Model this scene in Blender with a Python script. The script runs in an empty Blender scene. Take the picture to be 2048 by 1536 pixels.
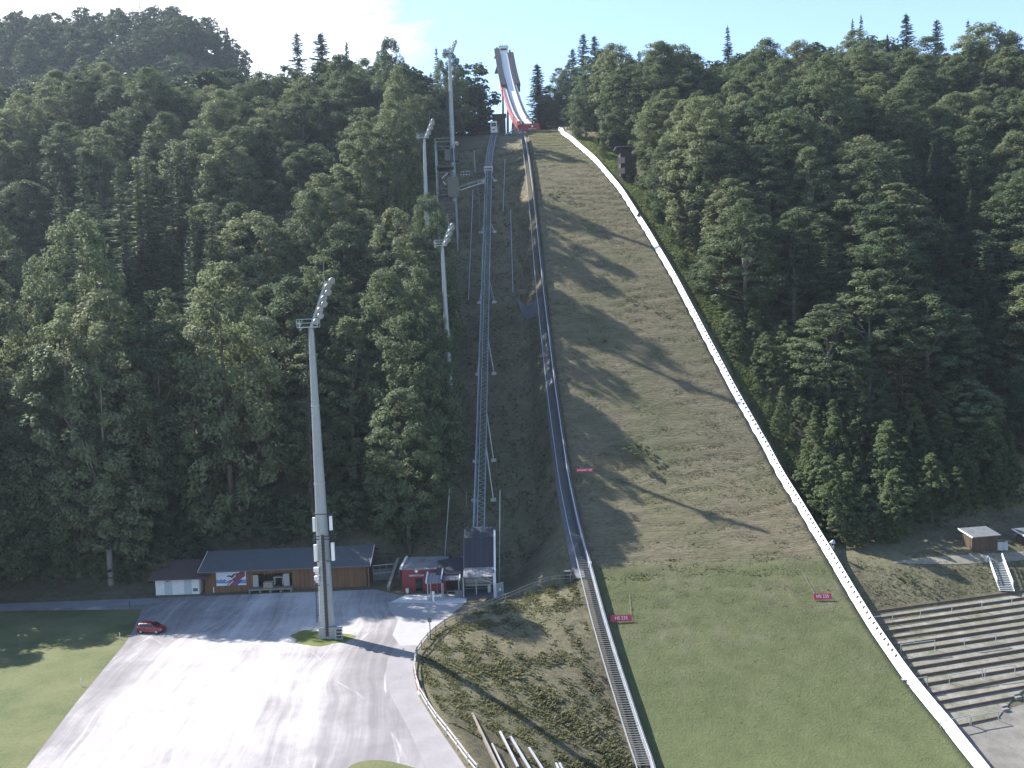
import bpy, math, random
import numpy as np
from mathutils import Vector, Matrix, Quaternion

random.seed(11)
rng = np.random.default_rng(11)
SC = bpy.context.scene
COL = SC.collection
V = Vector
UP = V((0, 0, 1))

# ------------------------------------------------------------------ camera
F = 1773.0
PITCH = math.atan(105 / F)
ROLL = 0.038
CZ = 43.0
CAM = V((0, 0, CZ))
fwd = V((0, math.cos(PITCH), -math.sin(PITCH)))
u0 = V((0, math.sin(PITCH), math.cos(PITCH)))
r0 = V((1, 0, 0))
RGT = r0 * math.cos(ROLL) - u0 * math.sin(ROLL)
UPV = u0 * math.cos(ROLL) + r0 * math.sin(ROLL)
cd = bpy.data.cameras.new('camera')
cam = bpy.data.objects.new('camera', cd)
COL.objects.link(cam)
cd.sensor_width = 36.0
cd.lens = F * 36.0 / 2048.0
cd.clip_start = 0.5
cd.clip_end = 12000
M4 = Matrix((RGT, UPV, -fwd)).transposed().to_4x4()
M4.translation = CAM
cam.matrix_world = M4
SC.camera = cam


def ray(px, py):
    return fwd + RGT * ((px - 1024) / F) - UPV * ((py - 768) / F)


def P(px, py, Y):
    d = ray(px, py)
    return CAM + d * (Y / d.y)


def G(px, py, z=0.0):
    d = ray(px, py)
    return CAM + d * ((z - CZ) / d.z)


def pix(p):
    q = V(p) - CAM
    w = q.dot(fwd)
    return (1024 + F * q.dot(RGT) / w, 768 - F * q.dot(UPV) / w)


# ------------------------------------------------------------------ land shape
def curve(pts, sig=5.0):
    xs = np.arange(0, 3000, 1.0)
    a = np.array(pts, float)
    ys = np.interp(xs, a[:, 0], a[:, 1])
    k = np.exp(-0.5 * (np.arange(-20, 21) / sig) ** 2)
    k /= k.sum()
    yp = np.pad(ys, 20, mode='edge')
    ys = np.convolve(yp, k, mode='valid')
    return lambda q: np.interp(q, xs, ys)


zh = curve([(0, -13), (85, -13), (97, -12.4), (110, -9.5), (128, -2.4), (146, 5.8), (165, 15), (183, 27.8), (200, 40.5), (220, 55),
            (240, 69), (260, 83), (280, 95.3), (300, 105.3), (320, 113), (338, 118), (346, 119.3), (356, 120.3), (400, 127), (460, 135),
            (560, 150), (800, 170), (2999, 190)], 3.0)
zl = curve([(0, 0), (153, 0), (158, 1.5), (170, 8.5), (185, 19.5), (200, 31), (220, 46.5), (240, 62), (260, 77.5), (280, 91),
            (300, 103), (320, 112), (345, 119), (356, 120.3), (400, 127), (460, 135), (560, 150), (800, 170), (2999, 190)], 2.0)
zr = curve([(0, -12.5), (100, -12.3), (111, -9.9), (131, -1.7), (141, 3.4), (147, 4.3), (152, 5.0), (162, 11.5), (172, 18.5), (183, 26.5), (200, 39.5),
            (220, 54), (240, 68), (260, 82), (280, 94.5), (300, 105), (320, 113), (345, 120.5), (356, 123), (400, 129), (460, 136),
            (560, 150), (800, 170), (2999, 190)], 2.0)
FEN = [(60, 14), (86, -5.1), (92, -7.4), (99, -10), (107, -12.8), (114, -14.1), (121, -14.3), (128.6, -12.5), (135, -8.5), (142, -2.4), (150, -1.0), (175, 3.5), (3000, 3.5)]
_f = np.array(FEN)


def fenx(Y):
    return np.interp(Y, _f[:, 0], _f[:, 1])


def sst(a, b, x):
    t = np.clip((x - a) / (b - a), 0, 1)
    return t * t * (3 - 2 * t)


def edge_from_pixels(pts, dz=0.0):
    out = []
    for px, py in pts:
        d = ray(px, py)
        lo, hi = 60.0, 352.0
        # first hit with the hill surface
        Y = 60.0
        while Y < 352:
            z = CZ + d.z / d.y * Y
            if z < float(zh(Y)) + dz:
                break
            Y += 0.1
        out.append((Y, d.x / d.y * Y))
    out.sort()
    return np.array(out)


RPX = [(1948, 1536), (1882, 1450), (1800, 1350), (1740, 1262), (1690, 1180), (1650, 1110), (1590, 1010), (1530, 905), (1460, 780), (1405, 675), (1345, 560),
       (1290, 465), (1238, 383), (1190, 326), (1150, 290), (1122, 268)]
LPX = [(1304, 1536), (1262, 1430), (1230, 1325), (1200, 1225), (1180, 1140), (1158, 1050), (1140, 965), (1125, 860), (1112, 760), (1100, 660), (1090, 560), (1080, 460), (1071, 380), (1062, 320), (1057, 275)]
_R = edge_from_pixels(RPX)
_L = edge_from_pixels(LPX)


def Redge(Y):
    return np.interp(Y, _R[:, 0], _R[:, 1])


def Ledge(Y):
    return np.interp(Y, _L[:, 0], _L[:, 1])


def bumpy(X, Y):
    return (np.sin(X * 0.071 + 1.3) * np.sin(Y * 0.053 + 0.4) + 0.6 * np.sin(X * 0.13 - Y * 0.09 + 2.0))


def T(X, Y):
    X = np.asarray(X, float)
    Y = np.asarray(Y, float)
    L = Ledge(Y)
    R = Redge(Y)
    hz = zh(Y) - 0.5
    lz = zl(Y)
    # left ground with a slightly uneven wooded slope and the far mountain
    mount = 76 * 0.5 * (1 - np.tanh((X + 152) / 16.0)) * np.exp(-((Y - 560) / 95.0) ** 2)
    lz = lz + mount + bumpy(X, Y) * 2.5 * sst(165, 200, Y) * sst(25, 50, -X)
    lz = lz + 2.0 * sst(290, 340, Y) * sst(25, 70, -X)
    xa = fenx(Y) + 0.5
    xe = L - 0.8
    s = np.clip((X - xa) / np.maximum(xe - xa, 1.0), 0, 1)
    left = lz * (1 - s) + hz * s
    Yr = Y - 0.27 * np.clip(X - R, 0, 60) * (1 - sst(155, 215, Y))
    rz = zr(Yr) + bumpy(X, Y) * 2.5 * sst(175, 210, Y) * sst(8, 30, X - R)
    w = sst(0.0, 3.0, X - R - 0.6)
    right = hz * (1 - w) + rz * w
    return np.where(X < L, left, np.where(X <= R + 0.6, hz, right))


def Tz(x, y):
    return float(T(x, y))


def H(px, py, y0=70.0, dz=0.0):
    d = ray(px, py)
    Y = y0
    while Y < 900:
        z = CZ + d.z / d.y * Y
        if z < Tz(d.x / d.y * Y, Y) + dz:
            break
        Y += 0.15
    return V((d.x / d.y * Y, Y, CZ + d.z / d.y * Y))


def HS(px, py, dz=0.0):
    """point of the landing hill under a ray"""
    d = ray(px, py)
    Y = 60.0
    while Y < 352:
        z = CZ + d.z / d.y * Y
        if z < float(zh(Y)) + dz:
            break
        Y += 0.1
    return V((d.x / d.y * Y, Y, float(zh(Y)) + dz))


# ------------------------------------------------------------------ materials
def nt(name):
    m = bpy.data.materials.new(name)
    m.use_nodes = True
    t = m.node_tree
    b = t.nodes['Principled BSDF']
    return m, t, b


def ramp(t, fac, stops):
    r = t.nodes.new('ShaderNodeValToRGB')
    el = r.color_ramp.elements
    while len(el) < len(stops):
        el.new(0.5)
    for e, (p, c) in zip(el, stops):
        e.position = p
        e.color = (*c, 1)
    t.links.new(fac, r.inputs[0])
    return r.outputs[0]


def noise(t, scale, detail=4, rough=0.6, vec=None, dist=0.0):
    n = t.nodes.new('ShaderNodeTexNoise')
    n.inputs['Scale'].default_value = scale
    n.inputs['Detail'].default_value = detail
    n.inputs['Roughness'].default_value = rough
    n.inputs['Distortion'].default_value = dist
    if vec is not None:
        t.links.new(vec, n.inputs['Vector'])
    return n.outputs['Fac']


def geopos(t, scale=(1, 1, 1), rot=(0, 0, 0)):
    g = t.nodes.new('ShaderNodeNewGeometry')
    mp = t.nodes.new('ShaderNodeMapping')
    mp.inputs['Scale'].default_value = scale
    mp.inputs['Rotation'].default_value = rot
    t.links.new(g.outputs['Position'], mp.inputs[0])
    return mp.outputs[0]


def mixc(t, fac, a, b, mode='MIX'):
    n = t.nodes.new('ShaderNodeMix')
    n.data_type = 'RGBA'
    n.blend_type = mode
    for s, v in ((n.inputs[0], fac), (n.inputs[6], a), (n.inputs[7], b)):
        if hasattr(v, 'is_linked') or hasattr(v, 'links'):
            t.links.new(v, s)
        elif isinstance(v, (int, float)):
            s.default_value = v
        else:
            s.default_value = (*v, 1)
    return n.outputs[2]


def math_(t, op, a, b=None, clamp=False):
    n = t.nodes.new('ShaderNodeMath')
    n.operation = op
    n.use_clamp = clamp
    for i, v in enumerate((a, b)):
        if v is None:
            continue
        if isinstance(v, (int, float)):
            n.inputs[i].default_value = v
        else:
            t.links.new(v, n.inputs[i])
    return n.outputs[0]


def bump(t, b, h, strength=0.4, dist=0.1):
    n = t.nodes.new('ShaderNodeBump')
    n.inputs['Strength'].default_value = strength
    n.inputs['Distance'].default_value = dist
    t.links.new(h, n.inputs['Height'])
    t.links.new(n.outputs[0], b.inputs['Normal'])


MATS = {}


def plain(name, col, rough=0.6, metal=0.0, var=0.25, scale=1.5, bmp=0.15, spec=0.5):
    """a painted / bare surface with some weathering"""
    if name in MATS:
        return MATS[name]
    m, t, b = nt(name)
    v = geopos(t)
    n = noise(t, scale, 6, 0.65, v)
    n2 = noise(t, scale * 9, 3, 0.6, v)
    f = math_(t, 'ADD', math_(t, 'MULTIPLY', n, 0.7), math_(t, 'MULTIPLY', n2, 0.3))
    lo = tuple(c * (1 - var) for c in col)
    hi = tuple(min(1, c * (1 + var)) for c in col)
    t.links.new(ramp(t, f, [(0.3, lo), (0.7, hi)]), b.inputs['Base Color'])
    b.inputs['Roughness'].default_value = rough
    b.inputs['Metallic'].default_value = metal
    b.inputs['Specular IOR Level'].default_value = spec
    bump(t, b, n2, bmp, 0.02)
    MATS[name] = m
    return m


def planks(name, c1, c2, axis=0, width=0.16, rough=0.8):
    if name in MATS:
        return MATS[name]
    m, t, b = nt(name)
    sc = [0.25, 0.25, 0.25]
    sc[axis] = 1.0
    g = t.nodes.new('ShaderNodeNewGeometry')
    s = t.nodes.new('ShaderNodeSeparateXYZ')
    t.links.new(g.outputs['Position'], s.inputs[0])
    q = math_(t, 'MULTIPLY', s.outputs[axis], 1 / width)
    fl = math_(t, 'FLOOR', q)
    fr = math_(t, 'FRACT', q)
    wn = t.nodes.new('ShaderNodeTexWhiteNoise')
    wn.noise_dimensions = '1D'
    t.links.new(fl, wn.inputs['W'])
    n = noise(t, 0.9, 6, 0.7, geopos(t, (1, 1, 0.4)))
    f = math_(t, 'ADD', math_(t, 'MULTIPLY', wn.outputs['Value'], 0.5), math_(t, 'MULTIPLY', n, 0.6))
    colr = ramp(t, f, [(0.2, c1), (0.85, c2)])
    gap = math_(t, 'LESS_THAN', fr, 0.09)
    t.links.new(mixc(t, gap, colr, tuple(c * 0.25 for c in c1)), b.inputs['Base Color'])
    b.inputs['Roughness'].default_value = rough
    bump(t, b, gap, -0.5, 0.03)
    MATS[name] = m
    return m


def leafmat(name, cols, trans=0.35, spread=0.5):
    m, t, b = nt(name)
    oi = t.nodes.new('ShaderNodeObjectInfo')
    tc = t.nodes.new('ShaderNodeTexCoord')
    n = noise(t, 0.55, 3, 0.6, tc.outputs['Object'])
    n2 = noise(t, 3.0, 2, 0.6, tc.outputs['Object'])
    f = math_(t, 'ADD', math_(t, 'MULTIPLY', oi.outputs['Random'], spread), math_(t, 'MULTIPLY', n, 0.55))
    f = math_(t, 'ADD', f, math_(t, 'MULTIPLY', math_(t, 'SUBTRACT', n2, 0.5), 0.55))
    k = len(cols)
    c = ramp(t, f, [(0.12 + 0.75 * i / (k - 1), cc) for i, cc in enumerate(cols)])
    t.links.new(c, b.inputs['Base Color'])
    b.inputs['Roughness'].default_value = 0.65
    b.inputs['Specular IOR Level'].default_value = 0.12
    tr = t.nodes.new('ShaderNodeBsdfTranslucent')
    hs = t.nodes.new('ShaderNodeHueSaturation')
    hs.inputs['Value'].default_value = 1.35
    hs.inputs['Saturation'].default_value = 1.1
    t.links.new(c, hs.inputs['Color'])
    t.links.new(hs.outputs[0], tr.inputs[0])
    mx = t.nodes.new('ShaderNodeMixShader')
    mx.inputs[0].default_value = trans
    t.links.new(b.outputs[0], mx.inputs[1])
    t.links.new(tr.outputs[0], mx.inputs[2])
    t.links.new(mx.outputs[0], t.nodes['Material Output'].inputs[0])
    return m


# ------------------------------------------------------------------ mesh helper
def tag(o, label=None, cat=None, group=None, kind=None):
    if label:
        o['label'] = label
    if cat:
        o['category'] = cat
    if group:
        o['group'] = group
    if kind:
        o['kind'] = kind
    return o


def thing(name, label, cat, loc=(0, 0, 0), group=None):
    o = bpy.data.objects.new(name, None)
    o.empty_display_size = 0.3
    COL.objects.link(o)
    o.location = loc
    return tag(o, label, cat, group)


def wloc(o):
    l = V(o.location)
    while o.parent:
        o = o.parent
        l += V(o.location)
    return l


class MB:
    def __init__(s):
        s.v = []
        s.f = []

    def add(s, vs, fs):
        b = len(s.v)
        s.v += [tuple(v) for v in vs]
        s.f += [tuple(b + i for i in f) for f in fs]
        return s

    def frame(s, o, a, b, c, la, lb, lc):
        """box from corner o along unit vectors a, b, c"""
        o = V(o)
        vs = [o + a * (la * i) + b * (lb * j) + c * (lc * k) for k in (0, 1) for j in (0, 1) for i in (0, 1)]
        return s.add(vs, [(0, 2, 3, 1), (4, 5, 7, 6), (0, 1, 5, 4), (2, 6, 7, 3), (0, 4, 6, 2), (1, 3, 7, 5)])

    def box(s, c, size, rz=0.0):
        a = V((math.cos(rz), math.sin(rz), 0))
        b = V((-math.sin(rz), math.cos(rz), 0))
        o = V(c) - a * size[0] / 2 - b * size[1] / 2 - UP * size[2] / 2
        return s.frame(o, a, b, UP, *size)

    def boxb(s, c, size, rz=0.0):
        """box standing on its base centre"""
        return s.box(V(c) + UP * size[2] / 2, size, rz)

    def beam(s, p, q, w, h, up=UP):
        p, q = V(p), V(q)
        d = (q - p)
        l = d.length
        if l < 1e-6:
            return s
        d /= l
        if abs(d.dot(up)) > 0.98:
            up = V((0, 1, 0))
        x = d.cross(up).normalized()
        z = x.cross(d).normalized()
        return s.frame(p - x * w / 2 - z * h / 2, x, d, z, w, l, h)

    def tube(s, p, q, ra, rb=None, n=8, caps=True):
        p, q = V(p), V(q)
        rb = ra if rb is None else rb
        d = (q - p).normalized()
        x = d.cross(UP if abs(d.z) < 0.95 else V((1, 0, 0))).normalized()
        y = d.cross(x).normalized()
        vs = []
        for c, r in ((p, ra), (q, rb)):
            for i in range(n):
                a = 2 * math.pi * i / n
                vs.append(c + x * (r * math.cos(a)) + y * (r * math.sin(a)))
        fs = [(i, (i + 1) % n, n + (i + 1) % n, n + i) for i in range(n)]
        if caps:
            fs += [tuple(range(n))[::-1], tuple(range(n, 2 * n))]
        return s.add(vs, fs)

    def path(s, pts, r, n=6):
        for a, b in zip(pts[:-1], pts[1:]):
            s.tube(a, b, r, r, n)
        return s

    def prism(s, poly, off):
        """polygon (3-D points) extruded by vector off"""
        n = len(poly)
        off = V(off)
        vs = [V(p) for p in poly] + [V(p) + off for p in poly]
        fs = [tuple(range(n)), tuple(range(n, 2 * n))[::-1]]
        fs += [(i, n + i, n + (i + 1) % n, (i + 1) % n) for i in range(n)]
        return s.add(vs, fs)

    def quad(s, *pts):
        return s.add(pts, [tuple(range(len(pts)))])

    def build(s, name, mat, parent=None, loc=None, smooth=False, fix=True):
        me = bpy.data.meshes.new(name)
        l = V(loc) if loc is not None else V((0, 0, 0))
        base = l + (wloc(parent) if parent is not None else V((0, 0, 0)))
        me.from_pydata([(x - base.x, y - base.y, z - base.z) for x, y, z in s.v], [], s.f)
        me.validate()
        if fix:
            import bmesh
            bm = bmesh.new()
            bm.from_mesh(me)
            bmesh.ops.recalc_face_normals(bm, faces=bm.faces)
            bm.to_mesh(me)
            bm.free()
        if smooth:
            me.polygons.foreach_set('use_smooth', [True] * len(me.polygons))
        me.materials.append(mat)
        o = bpy.data.objects.new(name, me)
        COL.objects.link(o)
        o.location = l
        if parent is not None:
            o.parent = parent
        return o


def bigmesh(name, verts, faces, mat, smooth=False):
    """fast mesh from numpy arrays; faces (n,3) or (n,4)"""
    me = bpy.data.meshes.new(name)
    verts = np.ascontiguousarray(verts, np.float32)
    faces = np.ascontiguousarray(faces, np.int32)
    k = faces.shape[1]
    me.vertices.add(len(verts))
    me.vertices.foreach_set('co', verts.ravel())
    me.loops.add(faces.size)
    me.loops.foreach_set('vertex_index', faces.ravel())
    me.polygons.add(len(faces))
    me.polygons.foreach_set('loop_start', np.arange(0, faces.size, k, dtype=np.int32))
    me.polygons.foreach_set('loop_total', np.full(len(faces), k, np.int32))
    if smooth:
        me.polygons.foreach_set('use_smooth', np.ones(len(faces), bool))
    me.update(calc_edges=True)
    me.materials.append(mat)
    return me


def link(name, me, parent=None, loc=(0, 0, 0)):
    o = bpy.data.objects.new(name, me)
    COL.objects.link(o)
    o.location = loc
    if parent is not None:
        o.parent = parent
    return o


def kids(o):
    return [c for c in KID.get(o.name, [])]


def text_mesh(name, body, size, mat, parent, origin, xdir, ydir, depth=0.02, align='CENTER'):
    cu = bpy.data.curves.new(name, 'FONT')
    cu.body = body
    cu.size = size
    cu.extrude = depth
    cu.align_x = align
    cu.align_y = 'CENTER'
    tmp = bpy.data.objects.new(name, cu)
    COL.objects.link(tmp)
    dg = bpy.context.evaluated_depsgraph_get()
    me = bpy.data.meshes.new_from_object(tmp.evaluated_get(dg))
    bpy.data.objects.remove(tmp)
    bpy.data.curves.remove(cu)
    x = V(xdir).normalized()
    y = V(ydir).normalized()
    z = x.cross(y)
    m = Matrix((x, y, z)).transposed().to_4x4()
    m.translation = V(origin) - (wloc(parent) if parent else V((0, 0, 0)))
    me.transform(m)
    me.materials.clear()
    me.materials.append(mat)
    o = bpy.data.objects.new(name, me)
    COL.objects.link(o)
    if parent:
        o.parent = parent
    return o


def copy_thing(root, children, loc, rz=0.0, scale=None):
    """copy of a thing with copies of its parts and sub-parts; children: list of (part, [sub-parts])"""
    r = root.copy()
    COL.objects.link(r)
    r.location = loc
    r.rotation_euler = (0, 0, rz)
    if scale is not None:
        r.scale = scale
    for c, subs in children:
        d = c.copy()
        COL.objects.link(d)
        d.parent = r
        for g in subs:
            e = g.copy()
            COL.objects.link(e)
            e.parent = d
    return r
# ------------------------------------------------------------------ light and sky
SUN_DIR = V((-0.826, 0.565, 0)).normalized()
EL = math.radians(42)
sd = V((SUN_DIR.x * math.cos(EL), SUN_DIR.y * math.cos(EL), math.sin(EL)))
sl = bpy.data.lights.new('sun', 'SUN')
sl.energy = 4.8
sl.angle = math.radians(0.5)
sl.color = (1.0, 0.96, 0.91)
so = bpy.data.objects.new('sun', sl)
COL.objects.link(so)
so.rotation_euler = sd.to_track_quat('Z', 'Y').to_euler()
w = bpy.data.worlds.new('World')
SC.world = w
w.use_nodes = True
t = w.node_tree
bg = t.nodes['Background']
sky = t.nodes.new('ShaderNodeTexSky')
sky.sky_type = 'NISHITA'
sky.sun_disc = False
sky.sun_elevation = EL
sky.sun_rotation = math.atan2(SUN_DIR.x, SUN_DIR.y)
sky.altitude = 900
sky.air_density = 1.0
sky.dust_density = 0.4
sky.ozone_density = 1.5
tc = t.nodes.new('ShaderNodeTexCoord')
sp = t.nodes.new('ShaderNodeSeparateXYZ')
t.links.new(tc.outputs['Generated'], sp.inputs[0])
# cloud sheet: direction projected to a plane overhead
zz = math_(t, 'MAXIMUM', sp.outputs[2], 0.05)
cx = t.nodes.new('ShaderNodeCombineXYZ')
t.links.new(math_(t, 'DIVIDE', sp.outputs[0], zz), cx.inputs[0])
t.links.new(math_(t, 'DIVIDE', sp.outputs[1], zz), cx.inputs[1])
mp = t.nodes.new('ShaderNodeMapping')
mp.inputs['Location'].default_value = (0.35, 0.2, 0)
t.links.new(cx.outputs[0], mp.inputs[0])
n1 = noise(t, 0.9, 9, 0.6, mp.outputs[0], 0.4)
# bank of cloud towards the left of the view
side = math_(t, 'MULTIPLY', math_(t, 'ADD', math_(t, 'DIVIDE', sp.outputs[0], math_(t, 'MAXIMUM', sp.outputs[1], 0.1)), 0.09), -4.5)
side = math_(t, 'MINIMUM', math_(t, 'MAXIMUM', side, -0.6), 1.1)
cov = math_(t, 'ADD', math_(t, 'MULTIPLY', math_(t, 'SUBTRACT', n1, 0.5), 3.2), math_(t, 'SUBTRACT', side, 0.12))
cov = math_(t, 'MULTIPLY', math_(t, 'ADD', cov, 0.0), 1.6, True)
low_ = math_(t, 'MULTIPLY', math_(t, 'SUBTRACT', 0.62, sp.outputs[2]), 5.0, True)
ahead = math_(t, 'MULTIPLY', sp.outputs[1], 4.0, True)
cov = math_(t, 'MULTIPLY', cov, math_(t, 'MULTIPLY', math_(t, 'MULTIPLY', low_, ahead), 0.92))
cm = mixc(t, cov, sky.outputs[0], (6.6, 6.8, 7.2))
t.links.new(cm, bg.inputs[0])
bg.inputs[1].default_value = 0.12
SC.view_settings.view_transform = 'Standard'
SC.view_settings.look = 'None'
SC.view_settings.exposure = 1.42
SC.view_settings.gamma = 1.0
SC.cycles.max_bounces = 6
SC.cycles.diffuse_bounces = 3
SC.cycles.transparent_max_bounces = 4
SC.cycles.sample_clamp_indirect = 4.0

# ------------------------------------------------------------------ ground sheet
def spread(lo, hi, fine_lo, fine_hi, step):
    a = list(np.arange(fine_lo, fine_hi + 1e-6, step))
    x, s = fine_hi, step
    while x < hi:
        s *= 1.12
        x += s
        a.append(x)
    x, s = fine_lo, step
    while x > lo:
        s *= 1.12
        x -= s
        a.insert(0, x)
    return np.array(a)


gx = spread(-2400, 2400, -72, 100, 1.0)
gy = spread(-1500, 2600, 84, 356, 1.0)
GX, GY = np.meshgrid(gx, gy)
GZ = T(GX, np.clip(GY, 0, 2990))
far = sst(1000, 2500, GY)
verts = np.stack([GX.ravel(), GY.ravel(), GZ.ravel()], 1)
nx, ny = len(gx), len(gy)
ii = np.arange(nx * ny).reshape(ny, nx)
quads = np.stack([ii[:-1, :-1].ravel(), ii[:-1, 1:].ravel(), ii[1:, 1:].ravel(), ii[1:, :-1].ravel()], 1)

m, t, b = nt('rough_ground')
v = geopos(t)
na = noise(t, 0.12, 6, 0.65, v)
nb = noise(t, 1.1, 6, 0.7, v)
nc = noise(t, 0.035, 4, 0.6, v)
f = math_(t, 'ADD', math_(t, 'MULTIPLY', na, 0.5), math_(t, 'MULTIPLY', nb, 0.5))
c = ramp(t, f, [(0.3, (0.06, 0.05, 0.036)), (0.44, (0.105, 0.092, 0.06)), (0.56, (0.15, 0.135, 0.085)), (0.7, (0.215, 0.185, 0.13))])
c = mixc(t, ramp(t, nc, [(0.45, (0, 0, 0)), (0.68, (0.35, 0.35, 0.35))]), c, mixc(t, nb, (0.06, 0.072, 0.034), (0.13, 0.14, 0.07)))
t.links.new(c, b.inputs['Base Color'])
b.inputs['Roughness'].default_value = 0.95
b.inputs['Specular IOR Level'].default_value = 0.1
bump(t, b, nb, 0.9, 0.25)
GROUND_M = m
ground = link('ground', bigmesh('ground', verts, quads, m, True))
tag(ground, kind='structure')

# ------------------------------------------------------------------ landing hill sheet
m, t, b = nt('hill_turf')
v = geopos(t)
vs = geopos(t, (0.35, 1.4, 1.4))
na = noise(t, 0.55, 7, 0.7, vs)
nb = noise(t, 2.2, 6, 0.7, vs)
nc = noise(t, 0.06, 5, 0.65, v)
g = t.nodes.new('ShaderNodeNewGeometry')
s = t.nodes.new('ShaderNodeSeparateXYZ')
t.links.new(g.outputs['Position'], s.inputs[0])
yy = math_(t, 'ADD', s.outputs[1], math_(t, 'MULTIPLY', math_(t, 'SUBTRACT', nc, 0.5), 10.0))
f = math_(t, 'ADD', math_(t, 'MULTIPLY', na, 0.45), math_(t, 'MULTIPLY', nb, 0.55))
dry = ramp(t, f, [(0.3, (0.08, 0.069, 0.046)), (0.44, (0.122, 0.105, 0.068)), (0.58, (0.165, 0.143, 0.095)), (0.74, (0.235, 0.205, 0.142))])
ni = noise(t, 3.4, 6, 0.72, v)
fi = math_(t, 'ADD', math_(t, 'MULTIPLY', noise(t, 0.35, 5, 0.6, v), 0.5), math_(t, 'MULTIPLY', ni, 0.5))
grn = ramp(t, fi, [(0.3, (0.062, 0.07, 0.032)), (0.5, (0.098, 0.106, 0.05)), (0.72, (0.145, 0.146, 0.078))])
lush = ramp(t, fi, [(0.3, (0.075, 0.09, 0.04)), (0.5, (0.1, 0.116, 0.053)), (0.72, (0.132, 0.145, 0.073))])
ya = math_(t, 'DIVIDE', math_(t, 'SUBTRACT', math_(t, 'ADD', s.outputs[1], math_(t, 'MULTIPLY', math_(t, 'SUBTRACT', nc, 0.5), 2.0)), 141.0), 2.5, True)
yb = math_(t, 'DIVIDE', math_(t, 'SUBTRACT', yy, 112.0), 22.0, True)
yc = math_(t, 'DIVIDE', math_(t, 'SUBTRACT', yy, 270.0), 60.0, True)
pt = ramp(t, noise(t, 0.16, 5, 0.7, v), [(0.5, (0, 0, 0)), (0.66, (1, 1, 1))])
worn = ramp(t, fi, [(0.3, (0.1, 0.092, 0.058)), (0.7, (0.2, 0.18, 0.125))])
pale = ramp(t, noise(t, 0.5, 4, 0.7, v), [(0.6, (0, 0, 0)), (0.72, (1, 1, 1))])
lowc = mixc(t, yb, lush, mixc(t, math_(t, 'MULTIPLY', pt, 0.6), grn, worn))
lowc = mixc(t, math_(t, 'MULTIPLY', pale, 0.25), lowc, worn)
dry2 = mixc(t, math_(t, 'MULTIPLY', ramp(t, nc, [(0.45, (0, 0, 0)), (0.62, (1, 1, 1))]), 0.55), dry, grn)
dry2 = mixc(t, math_(t, 'MULTIPLY', yc, 0.6), dry2, grn)
t.links.new(mixc(t, ya, lowc, dry2), b.inputs['Base Color'])
b.inputs['Roughness'].default_value = 0.95
b.inputs['Specular IOR Level'].default_value = 0.1
bump(t, b, mixc(t, ya, fi, f), 1.0, 0.34)
TURF_M = m
ys = np.arange(60, 349, 0.6)
nu = 40
L_, R_ = Ledge(ys), Redge(ys)
uu = np.linspace(0, 1, nu)
HX = L_[:, None] + (R_ - L_)[:, None] * uu[None]
HY = np.repeat(ys[:, None], nu, 1)
micro = rng.normal(0, 0.025, HX.shape)
for _k in range(46):
    wl = 0.5 + float(rng.uniform(0, 1.0)) ** 1.6 * 3.2
    th_ = float(rng.normal(math.pi / 2, 0.5))
    wx_, wy_ = math.cos(th_) * 0.6 * 6.28 / wl, math.sin(th_) * 6.28 / wl
    micro += 0.0075 * wl ** 0.7 * np.sin(HX * wx_ + HY * wy_ + float(rng.uniform(0, 6.28)) + 1.5 * np.sin(HX * float(rng.uniform(0.1, 0.4)) + float(rng.uniform(0, 6))))
HZ = zh(ys)[:, None] + micro * sst(120, 150, HY)
hv = np.stack([HX.ravel(), HY.ravel(), HZ.ravel()], 1)
ii = np.arange(len(ys) * nu).reshape(len(ys), nu)
hq = np.stack([ii[:-1, :-1].ravel(), ii[:-1, 1:].ravel(), ii[1:, 1:].ravel(), ii[1:, :-1].ravel()], 1)
# skirts at both sides
nv = len(hv)
lo_l = np.stack([L_, ys, zh(ys) - 2.2], 1)
lo_r = np.stack([R_, ys, zh(ys) - 1.5], 1)
hv = np.concatenate([hv, lo_l, lo_r])
k = np.arange(len(ys) - 1)
hq = np.concatenate([hq, np.stack([ii[k, 0], ii[k + 1, 0], nv + k + 1, nv + k], 1),
                     np.stack([ii[k, nu - 1], nv + len(ys) + k, nv + len(ys) + k + 1, ii[k + 1, nu - 1]], 1)])
hill = link('hill', bigmesh('hill', hv, hq, TURF_M, True))
tag(hill, kind='structure')


# ------------------------------------------------------------------ flat sheets on the valley floor
def sheet(name, pts, z, mat, kind='structure'):
    mb = MB()
    w_ = [G(px, py, 0) for px, py in pts]
    mb.quad(*[(q.x, q.y, z) for q in w_])
    o = mb.build(name, mat)
    me = o.data
    if me.polygons[0].normal.z < 0:
        me.flip_normals()
    tag(o, kind=kind)
    return o


m, t, b = nt('gravel')
v = geopos(t)
va = geopos(t, (1, 1, 1), (0, 0, math.radians(-5)))
wob = noise(t, 0.035, 2, 0.5, v)
cmb = t.nodes.new('ShaderNodeCombineXYZ')
t.links.new(math_(t, 'MULTIPLY', math_(t, 'SUBTRACT', wob, 0.5), 7.0), cmb.inputs[0])
vadd = t.nodes.new('ShaderNodeVectorMath')
t.links.new(va, vadd.inputs[0])
t.links.new(cmb.outputs[0], vadd.inputs[1])
def stretched(sx, sy, det, rg):
    mpn = t.nodes.new('ShaderNodeMapping')
    mpn.inputs['Scale'].default_value = (sx, sy, 1)
    t.links.new(vadd.outputs[0], mpn.inputs[0])
    return noise(t, 1.0, det, rg, mpn.outputs[0], 0.3)
n1 = stretched(0.28, 0.03, 4, 0.6)
n1b = stretched(1.3, 0.035, 3, 0.6)
n2 = noise(t, 0.06, 4, 0.6, v)
n3 = noise(t, 6.0, 4, 0.7, v)
n4 = noise(t, 0.4, 5, 0.65, v)
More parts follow.
